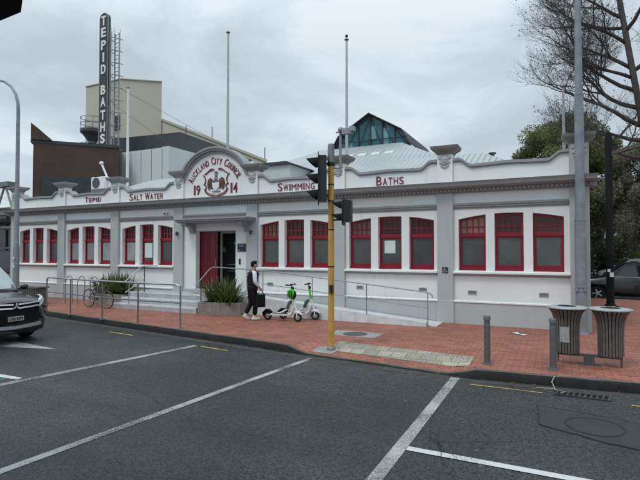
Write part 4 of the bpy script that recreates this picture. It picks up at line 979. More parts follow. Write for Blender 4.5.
g = MB(); g.ball((0.24,-0.02,4.66),0.065,8); g.cyl((0.12,0,4.62),(0.30,0,4.62),0.02,6); g.box(0.28,0.5,-0.07,0.04,4.55,4.67); g.box(0.46,0.56,-0.08,0.05,4.60,4.70); obj('traffic_camera', g, 'steel', sgp)

# ------------------------------------------------------------------ cars
def loft(secs, n_s):
    vs = [p for s in secs for p in s]; fs = []
    for i in range(len(secs)-1):
        for j in range(n_s): fs.append((i*n_s+j, i*n_s+(j+1) % n_s, (i+1)*n_s+(j+1) % n_s, (i+1)*n_s+j))
    fs += [tuple(reversed(range(n_s))), tuple((len(secs)-1)*n_s+j for j in range(n_s))]
    return vs, fs
def body_section(x, hw, zb, zm, zt, crown, nose=0.0):
    H = [(0.55*hw, zb), (0.93*hw, zb+.03), (0.985*hw, zb+.14), (1.0*hw, lerp(zb,zm,.55)), (0.99*hw, zm), (0.95*hw, lerp(zm,zt,.6)), (0.87*hw, zt-.01), (0.6*hw, zt+crown*.7), (0.2*hw, zt+crown)]
    x_ = lambda y: x - nose*(abs(y)/hw)**3 if nose else x
    right = [(x_(y), y, z) for y, z in H]; left = [(x_(y), -y, z) for y, z in reversed(H)]
    return right + left
def make_car(name, label, cat, loc, rz, L_, W_, H_, paint, wheels, style='suv', group=None, screen='glass'):
    t = thing(name, label, cat, loc, rz, group); hw = W_/2; belt = H_*0.64 if style == 'suv' else H_*0.63
    hood = belt*0.93
    if style == 'van':
        S = [(0.0,.80*hw,.30,.55,.80,.02),(-.12,.93*hw,.22,.6,.95,.03),(-.5,.98*hw,.2,.65,1.05,.04),(-.9,hw,.2,.7,1.15,.04),(-L_+.15,hw,.22,.7,1.15,.03),(-L_,.95*hw,.3,.7,1.12,.02)]; belt=1.15
    else:
        S = [(0.0,.90*hw,.34,.56,hood*.74,.01),(-.05,.95*hw,.25,.60,hood*.85,.02),(-.14,.975*hw,.21,.62,hood*.915,.035),(-.35,.985*hw,.20,.66,hood*.95,.045),(-.8,hw,.20,.72,hood,.05),(-1.25,hw,.20,.75,belt,.03),(-2.2,hw,.20,.75,belt,.0),(-3.4,hw,.20,.75,belt,.0),(-L_+.25,.97*hw,.22,.75,belt,.0),(-L_+.05,.90*hw,.30,.72,belt-.06,.0),(-L_,.80*hw,.38,.70,belt-.14,0)]
    secs = []
    for i, s in enumerate(S):
        nose = 0.20 if i < 4 else (0.12 if i == 4 else 0); secs.append(body_section(s[0], s[1], s[2], s[3], s[4], s[5], nose))
    g = MB(); vs, fs = loft(secs, 18); g.add(vs, fs, True)
    body = obj('body', g, paint, t)
    # wheel wells
    wr = wheels[0]
    for wx in wheels[1:]:
        c = MB(); c.cyl((wx,-hw-.2,wr),(wx,hw+.2,wr),wr+0.06,24); co_ = obj('cut', c, 'black'); co_.parent = t
        bo = body.modifiers.new('b', 'BOOLEAN'); bo.object = co_; bo.operation = 'DIFFERENCE'; bo.solver = 'EXACT'
        body['_'] = 1
    bpy.context.view_layer.update()
    dg = bpy.context.evaluated_depsgraph_get(); me = bpy.data.meshes.new_from_object(body.evaluated_get(dg))
    body.modifiers.clear(); body.data = me
    del body['_']
    for c in [c for c in t.children if c.name.startswith('cut')]: bpy.data.objects.remove(c)
    # greenhouse
    if style == 'suv': G = [(-1.22,.80,.80,.0),(-1.95,.86,.74,1.0),(-2.4,.88,.75,1.02),(-3.3,.88,.74,1.0),(-3.75,.86,.72,.93),(-L_+.22,.84,.78,.05)]
    elif style == 'wagon': G = [(-1.35,.80,.80,.0),(-2.1,.86,.72,.95),(-2.6,.88,.73,1.0),(-3.9,.88,.73,.97),(-4.3,.86,.72,.90),(-L_+.15,.84,.78,.05)]
    else: G = [(-.9,.86,.86,.0),(-1.6,.93,.88,.96),(-2.0,.95,.90,1.0),(-L_+.25,.95,.90,1.0),(-L_+.02,.93,.9,.9)]
    secs = []
    for x, a, b, k_ in G:
        zt = belt + (H_-belt)*k_ if k_ > .05 else belt+.03; zl = belt-.03
        H2 = [(a*hw,zl),(lerp(a,b,.5)*hw+.01,lerp(zl,zt,.5)),(b*hw,zt-.05*k_),(b*hw*.8,zt-.005),(b*hw*.3,zt+.02)]
        secs.append([(x,y,z) for y,z in H2]+[(x,-y,z) for y,z in reversed(H2)])
    g = MB(); vs, fs = loft(secs, 10); g.add(vs, fs, True); obj('cabin', g, paint, t)
    # glazing, slightly proud
    def quad(pts, m, nm):
        g = MB(); g.add(pts, [(0,1,2,3)] if len(pts) == 4 else [tuple(range(len(pts)))]); return obj(nm, g, m, t, fix=False)
    x0,a0,b0,_ = G[0]; x1,a1,b1,k1 = G[1]; z1 = belt+(H_-belt)*k1
    g = MB()
    for sy in (1,-1):
        for j in range(3):
            pass
    e1 = 0.05
    rowsW = [(x0+.0, belt+.03+e1, .82*hw), (lerp(x0,x1,.5)+.03, lerp(belt+.04,z1,.5)+e1+.01, .80*hw), (x1+.06, z1-.03+e1, .71*hw)]
    for x_, z_, y_ in rowsW:
        for f_ in (-1,-.6,0,.6,1): g.v.append((x_-(0.07*abs(f_)**2), y_*f_, z_-(0.015*abs(f_))))
    for i in range(2):
        for j in range(4): g.f.append((i*5+j,i*5+j+1,(i+1)*5+j+1,(i+1)*5+j)); g.sm.append(True); g.mi.append(0)
    obj('windscreen', g, screen, t, fix=False)
    for sy in (1,-1):
        g = MB(); xe = G[-1][0]; xr = G[-2][0]
        bx_ = [(x0-.35,belt+.03),(xe+.35,belt+.03),(xr+.0,z1-.12),(x1-.05,z1-.10)]
        def yat(z): t_ = (z-belt)/(z1-belt); return sy*(lerp(.885,.775,t_)*hw+.022)
        if style == 'van': bx_ = [(x0-.3,belt+.03),(-2.0,belt+.03),(-2.0,z1-.12),(x1-.05,z1-.10)]; yat = lambda z: sy*(.955*hw+.02)
        g.add([(x,yat(z),z) for x,z in bx_], [(0,1,2,3)]); sw = obj('side_window', g, 'glass', t, fix=False)
        if style != 'van':
            g = MB()
            for xx in (lerp(x0,xe,.42), lerp(x0,xe,.70)): g.add([(xx-.03,yat(belt+.03)+sy*.004,belt+.03),(xx+.03,yat(belt+.03)+sy*.004,belt+.03),(xx+.03,yat(z1-.1)+sy*.004,z1-.1),(xx-.03,yat(z1-.1)+sy*.004,z1-.1)], [(0,1,2,3)])
            obj('pillar', g, 'black', sw, fix=False)
            g = MB(); g.tube([(x0-.3,yat(belt)-sy*.01,belt+.005),(xe+.35,yat(belt)-sy*.01,belt+.005)],0.012,5); obj('trim', g, 'chrome', sw)
        m_ = MB(); m_.ball((x0-.12, sy*(hw+.07), belt+.09), 0.10, 8, (.6,1.1,.75)); m_.cyl((x0-.15,sy*hw*.88,belt+.04),(x0-.13,sy*(hw+.02),belt+.07),0.03,6); obj('wing_mirror', m_, paint, t)
        for i, wx in enumerate(wheels[1:]):
            g = MB(); w_ = 0.22; yc = sy*(hw-.13)
            g.lathe([(wr*.62,-w_/2),(wr*.93,-w_/2),(wr,-w_/2+.03),(wr,w_/2-.03),(wr*.93,w_/2),(wr*.62,w_/2)], 28, (wx,yc,wr), 'Y'); wh = obj('wheel', g, 'rubber', t)
            g = MB(); yo = yc+sy*(w_/2-.03); g.lathe([(wr*.64,0),(wr*.60,sy*.02),(wr*.56,-sy*.03)], 24, (wx,yo,wr), 'Y')
            for q in range(5):
                a = q*2*math.pi/5; g.tube([(wx,yo,wr),(wx+wr*.6*math.cos(a),yo,wr+wr*.6*math.sin(a))],[.05,.035],5)
            g.lathe([(0,sy*.02),(.06,sy*.02),(.06,-sy*.02)],12,(wx,yo,wr),'Y'); obj('rim', g, 'silver', wh)
            g = MB(); g.lathe([(0,0),(wr*.6,0)],20,(wx,yo-sy*.06,wr),'Y'); obj('hub', g, 'blackm', wh)
    return t, hw, belt, hood
# the charcoal SUV coming in at the left
suv, hw, belt, hood = make_car('parked_suv', 'charcoal black suv with chrome double grille bars entering at the left edge', 'suv', (-11.40, 7.0, RZ), R(-2), 4.4, 1.84, 1.82, 'carblk', (0.34, -0.95, -3.55), 'suv', screen='screen')
def P_(name, mb, m, par=suv, bevel=0): return obj(name, mb, m, par, bevel=bevel)
def fx(y): return 0.012 - 0.20*(abs(y)/(.9*hw))**3
def curve_bar(mb, pts, r, n=6):
    mb.tube([(fx(y)+dx, y, z) for y, z, dx in pts], r, n)
g = MB(); 
def shell(mb, ys, z0, z1, dx, th=0.03):
    vs = []
    for y in ys:
        a, b = (z0(y) if callable(z0) else z0), (z1(y) if callable(z1) else z1)
        vs += [(fx(y)+dx-th,y,a),(fx(y)+dx,y,a),(fx(y)+dx-.01,y,b),(fx(y)+dx-.03-th,y,b)]
    n = len(ys); fs = [(i*4+j,i*4+(j+1)%4,i*4+4+(j+1)%4,i*4+4+j) for i in range(n-1) for j in range(4)]+[(3,2,1,0),(n*4-4,n*4-3,n*4-2,n*4-1)]
    mb.add(vs, fs, True)
ys = lambda a, b, n=12: [lerp(a, b, i/n) for i in range(n+1)]
shell(g, ys(-.60,.60), lambda y:.50, lambda y:.99-.02*abs(y), 0.012); P_('grille', g, 'blackm')
gr = MB()
for z, hgt in ((.935,.032),(.845,.032)):
    for s in (-1,1): shell(gr, ys(s*.06, s*.66, 8), lambda y, z=z: z-.01+.05*abs(y), lambda y, z=z: z-.01+hgt+.05*abs(y), 0.035, .02)
P_('grille_bar', gr, 'chrome')
em = MB()
def rh(cx, cz, a, s=.042):
    u = Vector((math.sin(a), math.cos(a))); v_ = Vector((u.y, -u.x)); c0 = Vector((cx, cz))
    P4 = [c0, c0+u*s+v_*s*.55, c0+u*s*2, c0+u*s-v_*s*.55]
    em.add([(0.055,p.x,p.y) for p in P4]+[(0.068,p.x,p.y) for p in P4], [(0,1,2,3),(7,6,5,4)]+[(i,4+i,4+(i+1)%4,(i+1)%4) for i in range(4)])
for a in (0, R(120), R(240)): rh(0, .90, a)
P_('badge', em, 'chrome')
for s in (-1,1):
    g = MB()
    P4 = [(fx(.60)+.02,s*.60,.85),(fx(.64)+.01,s*.65,1.0),(fx(.80)-.06,s*.80,1.07),(fx(.9)-.20,s*.855,1.10),(fx(.86)-.08,s*.87,1.0),(fx(.75)+.01,s*.75,.90)]
    vs = P4+[(x-.06,y*.96,z) for x,y,z in P4]; g.add(vs, [tuple(range(6)),tuple(reversed(range(6,12)))]+[(i,(i+1)%6,6+(i+1)%6,6+i) for i in range(6)]); P_('headlight', g, 'lens')
    g = MB(); g.tube([(fx(.60)+.045,s*.60,.85),(fx(.68)+.04,s*.68,.76),(fx(.73)+.03,s*.73,.60),(fx(.80)-.0,s*.80,.53),(fx(.87)-.06,s*.86,.58)],0.024,6); P_('bumper_trim', g, 'silver')
    g = MB()
    for (y,z) in [(.78,.69),(.80,.80)]: g.lathe([(0,.0),(.055,0),(.065,-.03)],14,(fx(y)+.012,s*y,z),'X')
    P_('fog_lamp', g, 'glass')
g = MB(); shell(g, ys(-.66,.66), lambda y:.37+.04*abs(y), lambda y:.44+.06*abs(y), 0.04, .05); P_('skid_plate', g, 'silver')
g = MB(); g.box(0.035,0.05,-.18,.18,.56,.67); pl_ = P_('number_plate', g, 'lid')
g = MB(); vs0 = MB(); word(vs0, 'LGU409', -.155, .582, .31, .066, 0, None, .22, .008, .03)
g.add([(0.053 - y*1.0, x, z) for x, y, z in vs0.v], vs0.f); P_('plate_number', g, 'black', pl_)
# far cars
make_car('parked_wagon', 'glossy dark navy station wagon parked behind the black lamp post', 'car', (0.75, 25.3, RZ), R(180), 4.8, 1.80, 1.66, 'carnavy', (0.33,-.9,-3.7), 'suv', 'dark cars parked beyond the paving')
make_car('parked_suv', 'dark suv parked beyond the navy station wagon', 'suv', (1.6, 28.6, RZ), R(180), 4.6, 1.85, 1.50, 'carnavy', (0.35,-.95,-3.6), 'suv', 'dark cars parked beyond the paving')
make_car('parked_van', 'white van parked behind the dark cars at right', 'van', (2.3, 34.0, RZ), R(180), 4.9, 1.9, 1.72, 'carwhite', (0.34,-.95,-3.9), 'van')

# ------------------------------------------------------------------ scooters, helmet, bicycle, racks
def make_scooter(label, loc, rz):
    t = thing('electric_scooter', label, 'scooter', loc, rz, 'shared electric scooters by the ramp')
    # front is +X; wheels at x=0 and x=0.98... rear
    r_ = 0.125
    g = MB(); g.lathe([(r_*.62,-.025),(r_*.9,-.03),(r_,-.015),(r_,.015),(r_*.9,.03),(r_*.62,.025)],24,(1.0,0,r_),'Y'); fw = obj('wheel', g, 'rubber', t)
    g = MB(); g.lathe([(0,.012),(r_*.66,.012),(r_*.66,-.012),(0,-.012)],18,(1.0,0,r_),'Y'); obj('rim', g, 'silver', fw)
    g = MB(); g.lathe([(r_*.62,-.025),(r_*.9,-.03),(r_,-.015),(r_,.015),(r_*.9,.03),(r_*.62,.025)],24,(0,0,r_),'Y'); rw = obj('wheel', g, 'rubber', t)
    g = MB(); g.lathe([(0,.012),(r_*.66,.012),(r_*.66,-.012),(0,-.012)],18,(0,0,r_),'Y'); obj('rim', g, 'silver', rw)
    g = MB(); g.sweepx([(-.075,.155),(.075,.155),(.08,.175),(.08,.205),(-.08,.205),(-.08,.175)], .13, .74); g.box(0.0,.15,-.05,.05,.14,.17)
    g.tube([(.70,0,.17),(.80,0,.24),(.87,0,.44)], [.05,.045,.04], 10); obj('deck', g, 'scoot', t, bevel=0.008)
    g = MB(); g.box(.16,.70,-.072,.072,.206,.212); obj('grip_mat', g, 'blackm', t)
    g = MB(); g.tube([(-.14,0,.10),(-.15,0,.20),(-.06,0,.275),(.06,0,.275),(.14,0,.225)], [.03,.045,.05,.05,.04], 8); obj('rear_mudguard', g, 'blackm', t)
    g = MB(); g.tube([(.985,0,.22),(.93,0,.40),(.865,0,.62)], [.034,.036,.036], 12); 
    g.tube([(.30,0,.21),(.46,.0,.235),(.62,0,.33),(.80,0,.50)], [.02,.03,.03,.03], 8)
    for s in (-1,1): g.tube([(.985,s*.045,.24),(1.0,s*.045,r_)], .014, 6)
    g.tube([(.88,0,.26),(.98,0,.275),(1.08,0,.255),(1.13,0,.20)], [.02,.045,.045,.02], 8)
    obj('fork', g, 'scoot', t)
    g = MB(); g.tube([(.865,0,.62),(.835,0,.80),(.80,0,1.02)], [.036,.034,.030], 12); obj('stem', g, 'lime', t)
    g = MB(); g.tube([(.66,0,.36),(.74,0,.54),(.80,0,.60)], [.05,.06,.03], 8); obj('battery', g, 'darksteel', t)
    g = MB(); g.tube([(.76,-.29,1.07),(.785,-.14,1.06),(.79,0,1.05),(.785,.14,1.06),(.76,.29,1.07)], .014, 8); g.tube([(.76,-.29,1.07),(.775,-.18,1.064)], .021, 8); g.tube([(.76,.29,1.07),(.775,.18,1.064)], .021, 8)
    g.ball((.79,0,1.07), .05, 8, (1,1,.6)); g.box(.80,.86,-.035,.035,.92,1.0)
    for s in (-1,1): g.tube([(.79,s*.16,1.06),(.86,s*.2,1.045),(.84,s*.27,1.05)], .007, 5)
    obj('handlebar', g, 'black', t)
    g = MB(); g.tube([(.42,.08,.19),(.44,.17,.0)], .010, 6); obj('kickstand', g, 'blackm', t)
    return t
make_scooter('white and green scooter nearer the person with a helmet on its bars', (-7.72, 12.22, 0), R(2))
make_scooter('white and green scooter closest to the ramp rail with turned handlebars', (-7.42, 12.62, 0), R(12))
t = thing('cycle_helmet', 'bright green helmet hanging from the nearer scooter handlebar', 'helmet', (-6.90, 12.20, 0.80))
g = MB(); g.ball((0,0,0), 0.13, 12, (.85,.75,1.15)); obj('shell', g, 'lime', t)
g = MB()
for a in (-.06,0,.06): g.tube([(a,-.098,-.10),(a*1.1,-.108,.0),(a,-.092,.11)],.012,5)
g.tube([(0,0,.13),(-.0,0,.20),(.02,0,.26)],.008,5); g.ball((.03,.03,-.02),.125,10,(.8,.8,1.1)); obj('strap', g, 'blackm', t)
# bicycle
def bicycle(loc, rz, label):
    t = thing('bicycle', label, 'bicycle', loc, rz); r_ = 0.33
    for x in (0, 1.02):
        g = MB(); g.lathe([(r_-.02,-.014),(r_,-.012),(r_+.01,0),(r_,.012),(r_-.02,.014),(r_-.02,-.014)],36,(x,0,r_),'Y'); wv = obj('wheel', g, 'rubber', t)
        g = MB(); g.lathe([(r_-.04,-.012),(r_-.02,-.013),(r_-.02,.013),(r_-.04,.012),(r_-.04,-.012)],36,(x,0,r_),'Y')
        for q in range(16):
            a = q*math.pi/8; g.tube([(x,0,r_),(x+(r_-.03)*math.cos(a),0,r_+(r_-.03)*math.sin(a))],.0022,3)
        obj('rim', g, 'silver', wv)
    g = MB(); bb_ = (.43,0,.28)
    for a, b in [((0,0,.33),bb_),(bb_,(.30,0,.78)),(bb_,(.83,0,.68)),((.32,0,.70),(.81,0,.76)),((0,0,.33),(.32,0,.70)),((.83,0,.66),(.80,0,.84)),((1.02,0,.33),(.88,0,.55)),((.88,0,.55),(.83,0,.68))]: g.tube([a,b],.017,7)
    obj('frame', g, 'darksteel', t)
    g = MB(); g.ball((.27,0,.90),.10,8,(1.2,.6,.28)); g.cyl((.29,0,.78),(.275,0,.89),.013,6); obj('saddle', g, 'black', t)
    g = MB(); g.tube([(.80,0,.84),(.84,0,.93),(.90,0,.94)],.013,6); g.tube([(.84,-.27,.97),(.88,-.12,.94),(.88,.12,.94),(.84,.27,.97)],.014,6); obj('handlebar', g, 'black', t)
    g = MB(); g.lathe([(0,.02),(.09,.02),(.09,.03),(0,.03)],18,bb_,'Y'); g.tube([(.43,.06,.28),(.50,.06,.14)],.01,5); g.box(.46,.55,.05,.13,.125,.145); obj('chainset', g, 'silver', t)
    return t
bicycle((-15.35, 12.1, 0), R(-3), 'dark bicycle with silver rims parked between the hoop racks and planter')
for i, x in enumerate((-17.2, -16.5, -15.8)):
    g = MB(); yb = 12.5; pts = []
    g.tube([(x,yb,-.02),(x,yb,.86)]+[(x+.20-.20*math.cos(a),yb+.03,.86+.22*math.sin(a)) for a in [R(20+i_*20) for i_ in range(8)]]+[(x+.40,yb,.86),(x+.40,yb,-.02)], .017, 8)
    lab = ['hoop bicycle rack furthest left beside the slatted bench', 'middle hoop bicycle rack behind the parked bicycle', 'hoop bicycle rack nearest the left flax planter'][i]
    tag(obj('bicycle_rack', g, 'railg'), lab, 'bicycle rack', 'steel bicycle hoops')
# slatted bench/bin by the left wall
t = thing('slatted_bin', 'low dark slatted street bin by the wall behind the suv', 'litter bin', (-18.6, 11.9, 0))
g = MB()
for i in range(16): g.box(-.85+i*.11,-.79+i*.11,-.22,-.18,.05,.62); g.box(-.85+i*.11,-.79+i*.11,.18,.22,.05,.62)
obj('slats', g, 'slat', t); g = MB(); g.box(-.9,.95,-.25,.25,.62,.67); g.box(-.85,.9,-.18,.18,.0,.6); obj('seat_top', g, 'slat', t)

# ------------------------------------------------------------------ walking person
def skin_mesh(name, verts, edges, radii, m, parent, sub=2, rootv=0):
    me = bpy.data.meshes.new(name); me.from_pydata(verts, edges, []); o = bpy.data.objects.new(name, me); COL.objects.link(o)
    sk = o.modifiers.new('s', 'SKIN'); sk.use_smooth_shade = True
    for i, r_ in enumerate(radii):
        d = me.skin_vertices[0].data[i]; d.radius = r_ if isinstance(r_, tuple) else (r_, r_); d.use_root = (i == rootv)
    ss = o.modifiers.new('u', 'SUBSURF'); ss.levels = sub; ss.render_levels = sub
    bpy.context.view_layer.update(); dg = bpy.context.evaluated_depsgraph_get(); m2 = bpy.data.meshes.new_from_object(o.evaluated_get(dg))
    bpy.data.objects.remove(o); m2.name = name; m2.materials.clear(); m2.materials.append(M[m])
    for p in m2.polygons: p.use_smooth = True; p.material_index = 0
    o = bpy.data.objects.new(name, m2); COL.objects.link(o); o.parent = parent; return o
pr_ = thing('person', 'person in black quilted vest, white sleeves and black trousers walking with a black bag', 'person', (-8.10, 11.95, 0), R(56))
# local: +X walking direction, +Y person's left
J = dict(pel=(0,0,.93), wst=(.0,0,1.06), ch=(.02,0,1.28), nb=(.02,0,1.43), nk=(.045,0,1.50), hd0=(.06,0,1.57), hd1=(.07,0,1.645), hd2=(.06,0,1.69),
         shR=(.0,-.20,1.40), elR=(-.02,-.275,1.14), wrR=(.13,-.25,.98), haR=(.17,-.24,.93),
         shL=(.02,.20,1.40), elL=(-.04,.29,1.13), wrL=(.18,.19,1.0), haL=(.23,.18,.97),
         hpR=(.0,-.09,.90), knR=(.07,-.09,.50), anR=(.02,-.09,.10), toR=(.15,-.10,.05),
         hpL=(.0,.09,.90), knL=(-.0,.08,.50), anL=(-.20,.07,.15), toL=(-.10,.07,.05))
names = list(J); idx = {n_: i for i, n_ in enumerate(names)}
E_ = [('pel','wst'),('wst','ch'),('ch','nb'),('nb','nk'),('nk','hd0'),('hd0','hd1'),('hd1','hd2'),('nb','shR'),('shR','elR'),('elR','wrR'),('wrR','haR'),('nb','shL'),('shL','elL'),('elL','wrL'),('wrL','haL'),
      ('pel','hpR'),('hpR','knR'),('knR','anR'),('anR','toR'),('pel','hpL'),('hpL','knL'),('knL','anL'),('anL','toL')]
rad = dict(pel=.10,wst=.10,ch=.12,nb=.08,nk=.052,hd0=.068,hd1=.088,hd2=.07,shR=.055,elR=.040,wrR=.026,haR=.03,shL=.055,elL=.040,wrL=.026,haL=.03,hpR=.08,knR=.052,anR=.036,toR=.03,hpL=.08,knL=.052,anL=.036,toL=.03)
V = [J[n_] for n_ in names]; EE = [(idx[a], idx[b]) for a, b in E_]; RR = [rad[n_] for n_ in names]
# fingers: short chains rooted in the palm, curled round the bag handle / relaxed
def fingers(hand, side):
    hx, hy, hz = J[hand]
    for f_ in range(4):
        o = (f_-1.5)*.019; ln = (.9, 1.0, .95, .8)[f_]
        p1 = (hx+.022+o*.4, hy-side*.004, hz-.035-abs(o)*.2+o*0); p2 = (hx+.020+o, hy+side*.018, hz-.062*ln); p3 = (hx+.002+o, hy+side*.030, hz-.066*ln)
        i0 = len(V); V.extend([(hx+o*.9+.008, hy, hz-.022), p1, p2, p3]); RR.extend([.011,.0095,.009,.008]); EE.extend([(idx[hand], i0),(i0,i0+1),(i0+1,i0+2),(i0+2,i0+3)])
    i0 = len(V); V.extend([(hx+.03,hy+side*.02,hz+.0),(hx+.045,hy+side*.032,hz-.025)]); RR.extend([.012,.009]); EE.extend([(idx[hand],i0),(i0,i0+1)])
fingers('haR', -1); fingers('haL', 1)
body = skin_mesh('body', V, EE, RR, 'skin', pr_, 2, 0)
def sub(ns, es, rs, nm, m, extra=None):
    V2 = []; 
    for n_ in ns: V2.append(J[n_] if isinstance(n_, str) else n_)
    return skin_mesh(nm, V2, es, rs, m, pr_, 2, 0)
sub([(0,0,.96),'hpR','knR',(.045,-.09,.14),'hpL','knL',(-.175,.07,.19),(0,0,1.06)], [(0,1),(1,2),(2,3),(0,4),(4,5),(5,6),(0,7)], [.125,.115,.085,.07,.115,.085,.07,.12], 'trousers', 'trouser')
sub(['ch',(.0,-.195,1.395),'elR',(.11,-.255,.995),(.0,.195,1.395),'elL',(.16,.195,1.01),(.02,0,1.42)], [(7,1),(1,2),(2,3),(7,4),(4,5),(5,6),(7,0)], [.10,.072,.062,.042,.072,.062,.042,.08], 'shirt', 'shirt')
g = MB()                                         # quilted vest: stacked puffs
ringz = [0.88,0.92,1.02,1.04,1.05,1.11,1.13,1.14,1.20,1.22,1.23,1.29,1.31,1.32,1.38,1.42,1.46,1.50]
hwv = [1.22*q for q in [.165,.185,.19,.175,.19,.195,.178,.195,.20,.184,.20,.205,.19,.20,.20,.17,.10,.078]]
vs = []; n_ = 20
for z, w_ in zip(ringz, hwv):
    for j in range(n_):
        a = 2*math.pi*j/n_; vs.append((.012+.74*w_*.88*math.cos(a)+(.02 if z > 1.3 else 0), w_*math.sin(a), z))
g.add(vs, [(i*n_+j,i*n_+(j+1)%n_,(i+1)*n_+(j+1)%n_,(i+1)*n_+j) for i in range(len(ringz)-1) for j in range(n_)], True); obj('vest', g, 'vest', pr_)
g = MB(); g.ball((.050,0,1.682), .090, 12, (1.04,.88,.84)); g.ball((.015,0,1.635), .070, 10, (.9,1.0,.9)); g.ball((.09,0,1.728),.055,8,(1.1,1.1,.6))
obj('hair', g, 'hair', pr_)
g = MB(); g.ball((.150,0,1.625), .016, 6, (1,.8,1.4)); 
for s in (-1,1): g.ball((.06,s*.080,1.622), .022, 6, (.8,.5,1.3))
obj('nose_and_ears', g, 'skin', pr_)
g = MB()
for s in (-1,1): g.ball((.136,s*.03,1.645), .008, 5); g.tube([(.128,s*.015,1.665),(.125,s*.045,1.667)],.005,4)
obj('eyes', g, 'hair', pr_)
g = MB(); g.ball((.138,0,1.582), .012, 6, (.5,1.5,.4)); obj('mouth', g, 'redtext', pr_)
for s, p in (('toR',(.09,-.095,.05)), ('toL',(-.135,.07,.07))):
    g = MB()
    if s == 'toR': g.ball(p, .15, 10, (1.0,.33,.36)); g.ball((.03,-.09,.09), .06, 8, (1,.8,.8))
    else:
        g.T = Matrix.Translation(p) @ Matrix.Rotation(R(32), 4, 'Y'); g.ball((0,0,0), .15, 10, (1.0,.33,.36)); g.ball((-.08,0,.05), .06, 8, (1,.8,.8))
    obj('shoe', g, 'shoe', pr_)
bg = thing('tote_bag', "boxy black tote bag hanging from the walking person's hand", 'bag', (-8.10, 11.95, 0), R(56))
g = MB(); g.sweepx([(-.30,.40),(-.19,.40),(-.195,.77),(-.295,.77)], .04, .30); obj('bag_body', g, 'blackm', bg, bevel=.01)
g = MB(); g.tube([(.07,-.245,.765),(.13,-.245,.86),(.17,-.245,.885),(.21,-.245,.86),(.27,-.245,.765)], .009, 6); obj('handle', g, 'blackm', bg)

# ------------------------------------------------------------------ background buildings
def bld(name, label, loc): return thing(name, label, 'building', loc)
# brown clad block
b_ = bld('brown_building', 'low brown clad building with dark roof edge behind the left wing', (-27, 22, 0))
dx, dy = .59, .81
def quadwall(mb, p0, p1, z0, z1a, z1b, depth):
    x0,y0 = p0; x1,y1 = p1; d = Vector((x1-x0,y1-y0)).normalized(); q = Vector((-d.y, d.x))*depth
    vs = [(x0,y0,z0),(x1,y1,z0),(x1+q.x,y1+q.y,z0),(x0+q.x,y0+q.y,z0),(x0,y0,z1a),(x1,y1,z1b),(x1+q.x,y1+q.y,z1b),(x0+q.x,y0+q.y,z1a)]
    mb.add(vs, [(3,2,1,0),(4,5,6,7),(0,1,5,4),(1,2,6,5),(2,3,7,6),(3,0,4,7)])
pA = (-29.8, 19.3); pB = (-26.3, 22.9)
g = MB(); quadwall(g, pA, pB, 0, 8.95, 8.95, 8); B_('wall', g, 'rust', b_)
g = MB(); quadwall(g, (pA[0]-.1,pA[1]-.12), (pB[0]+.05,pB[1]-.05), 8.955, 9.15, 9.15, 8.1); B_('roof_edge', g, 'charcoal', b_)
g = MB(); d = Vector((pB[0]-pA[0],pB[1]-pA[1])).normalized(); 
vs = []
for s_, z in ((-.12,9.15),(-.12,10.2),(0.2,9.95),(1.1,9.15)):
    for o_ in (-.12, .5): q = (-d.y*o_, d.x*o_); vs.append((pA[0]+d.x*s_+q[0], pA[1]+d.y*s_+q[1], z))
g.add(vs, [(0,2,4,6),(1,3,5,7),(0,1,3,2),(2,3,5,4),(4,5,7,6),(6,7,1,0)]); B_('roof_fin', g, 'rust', b_)
g = MB(); a_ = (pA[0]+d.x*.5+d.y*.02, pA[1]+d.y*.5-d.x*.02); c_ = (pA[0]+d.x*3.6+d.y*.02, pA[1]+d.y*3.6-d.x*.02); quadwall(g, a_, c_, 5.0, 6.85, 6.85, -0.05); wn = B_('window', g, 'officedark', b_)
g = MB()
for k_ in range(5):
    s_ = lerp(.5,3.6,k_/4); p0 = (pA[0]+d.x*s_+d.y*.08, pA[1]+d.y*s_-d.x*.08); quadwall(g, p0, (p0[0]+d.x*.05,p0[1]+d.y*.05), 5.0, 6.85, 6.85, .05)
B_('window_frame', g, 'charcoal', wn)
# air conditioner and satellite arm on it
t = thing('air_conditioner', 'white air conditioning unit standing above the left parapet', 'air conditioner', (-20.75, 17.0, 5.18))
g = MB(); g.box(-.50,.50,-.2,.2,-.9,.0); obj('stand', g, 'railg', t)
g = MB(); g.box(-.50,.50,-.2,.2,0,.62); obj('casing', g, 'white', t, bevel=.03)
g = MB(); g.lathe([(0,0),(.24,0),(.24,.01)],20,(-.12,-.215,.31),'Y'); g.lathe([(.24,-.01),(.27,-.01)],20,(-.12,-.215,.31),'Y'); obj('fan', g, 'darksteel', t)
g = MB(); g.tube([(.60,0,-.2),(.62,0,.3),(.35,0,.75),(.05,0,1.25)], .05, 6); g.ball((.0,0,1.35),.09,6,(1.6,1,1)); obj('pipe', g, 'white', t)
# pale box and dark block
b_ = bld('pale_plant_building', 'pale panelled box building behind the left parapet', (-25, 25, 0))
g = MB(); g.box(-27.6,-23.55,24,28,0,8.95); g.box(-23.55,-22.9,24.0,28,0,9.0); B_('wall', g, 'palebox', b_)
g = MB(); g.box(-22.9,-17.5,26,30,0,7.9); B_('annexe', g, 'palebox', b_)
g = MB()
for i in range(5): g.box(-27.3+i*.95,-27.27+i*.95,23.985,23.998,3,8.9)
B_('panel_joint', g, 'railg', b_)
b_ = bld('charcoal_building', 'charcoal clad upper block between the cream tower and pediment', (-27, 30, 0))
g = MB(); g.prism([(-33,0),(-20.6,0),(-20.6,9.2),(-22.09,9.75),(-25.6,11.12),(-33,11.35)], 28, 29.2); B_('wall', g, 'charcoal', b_)
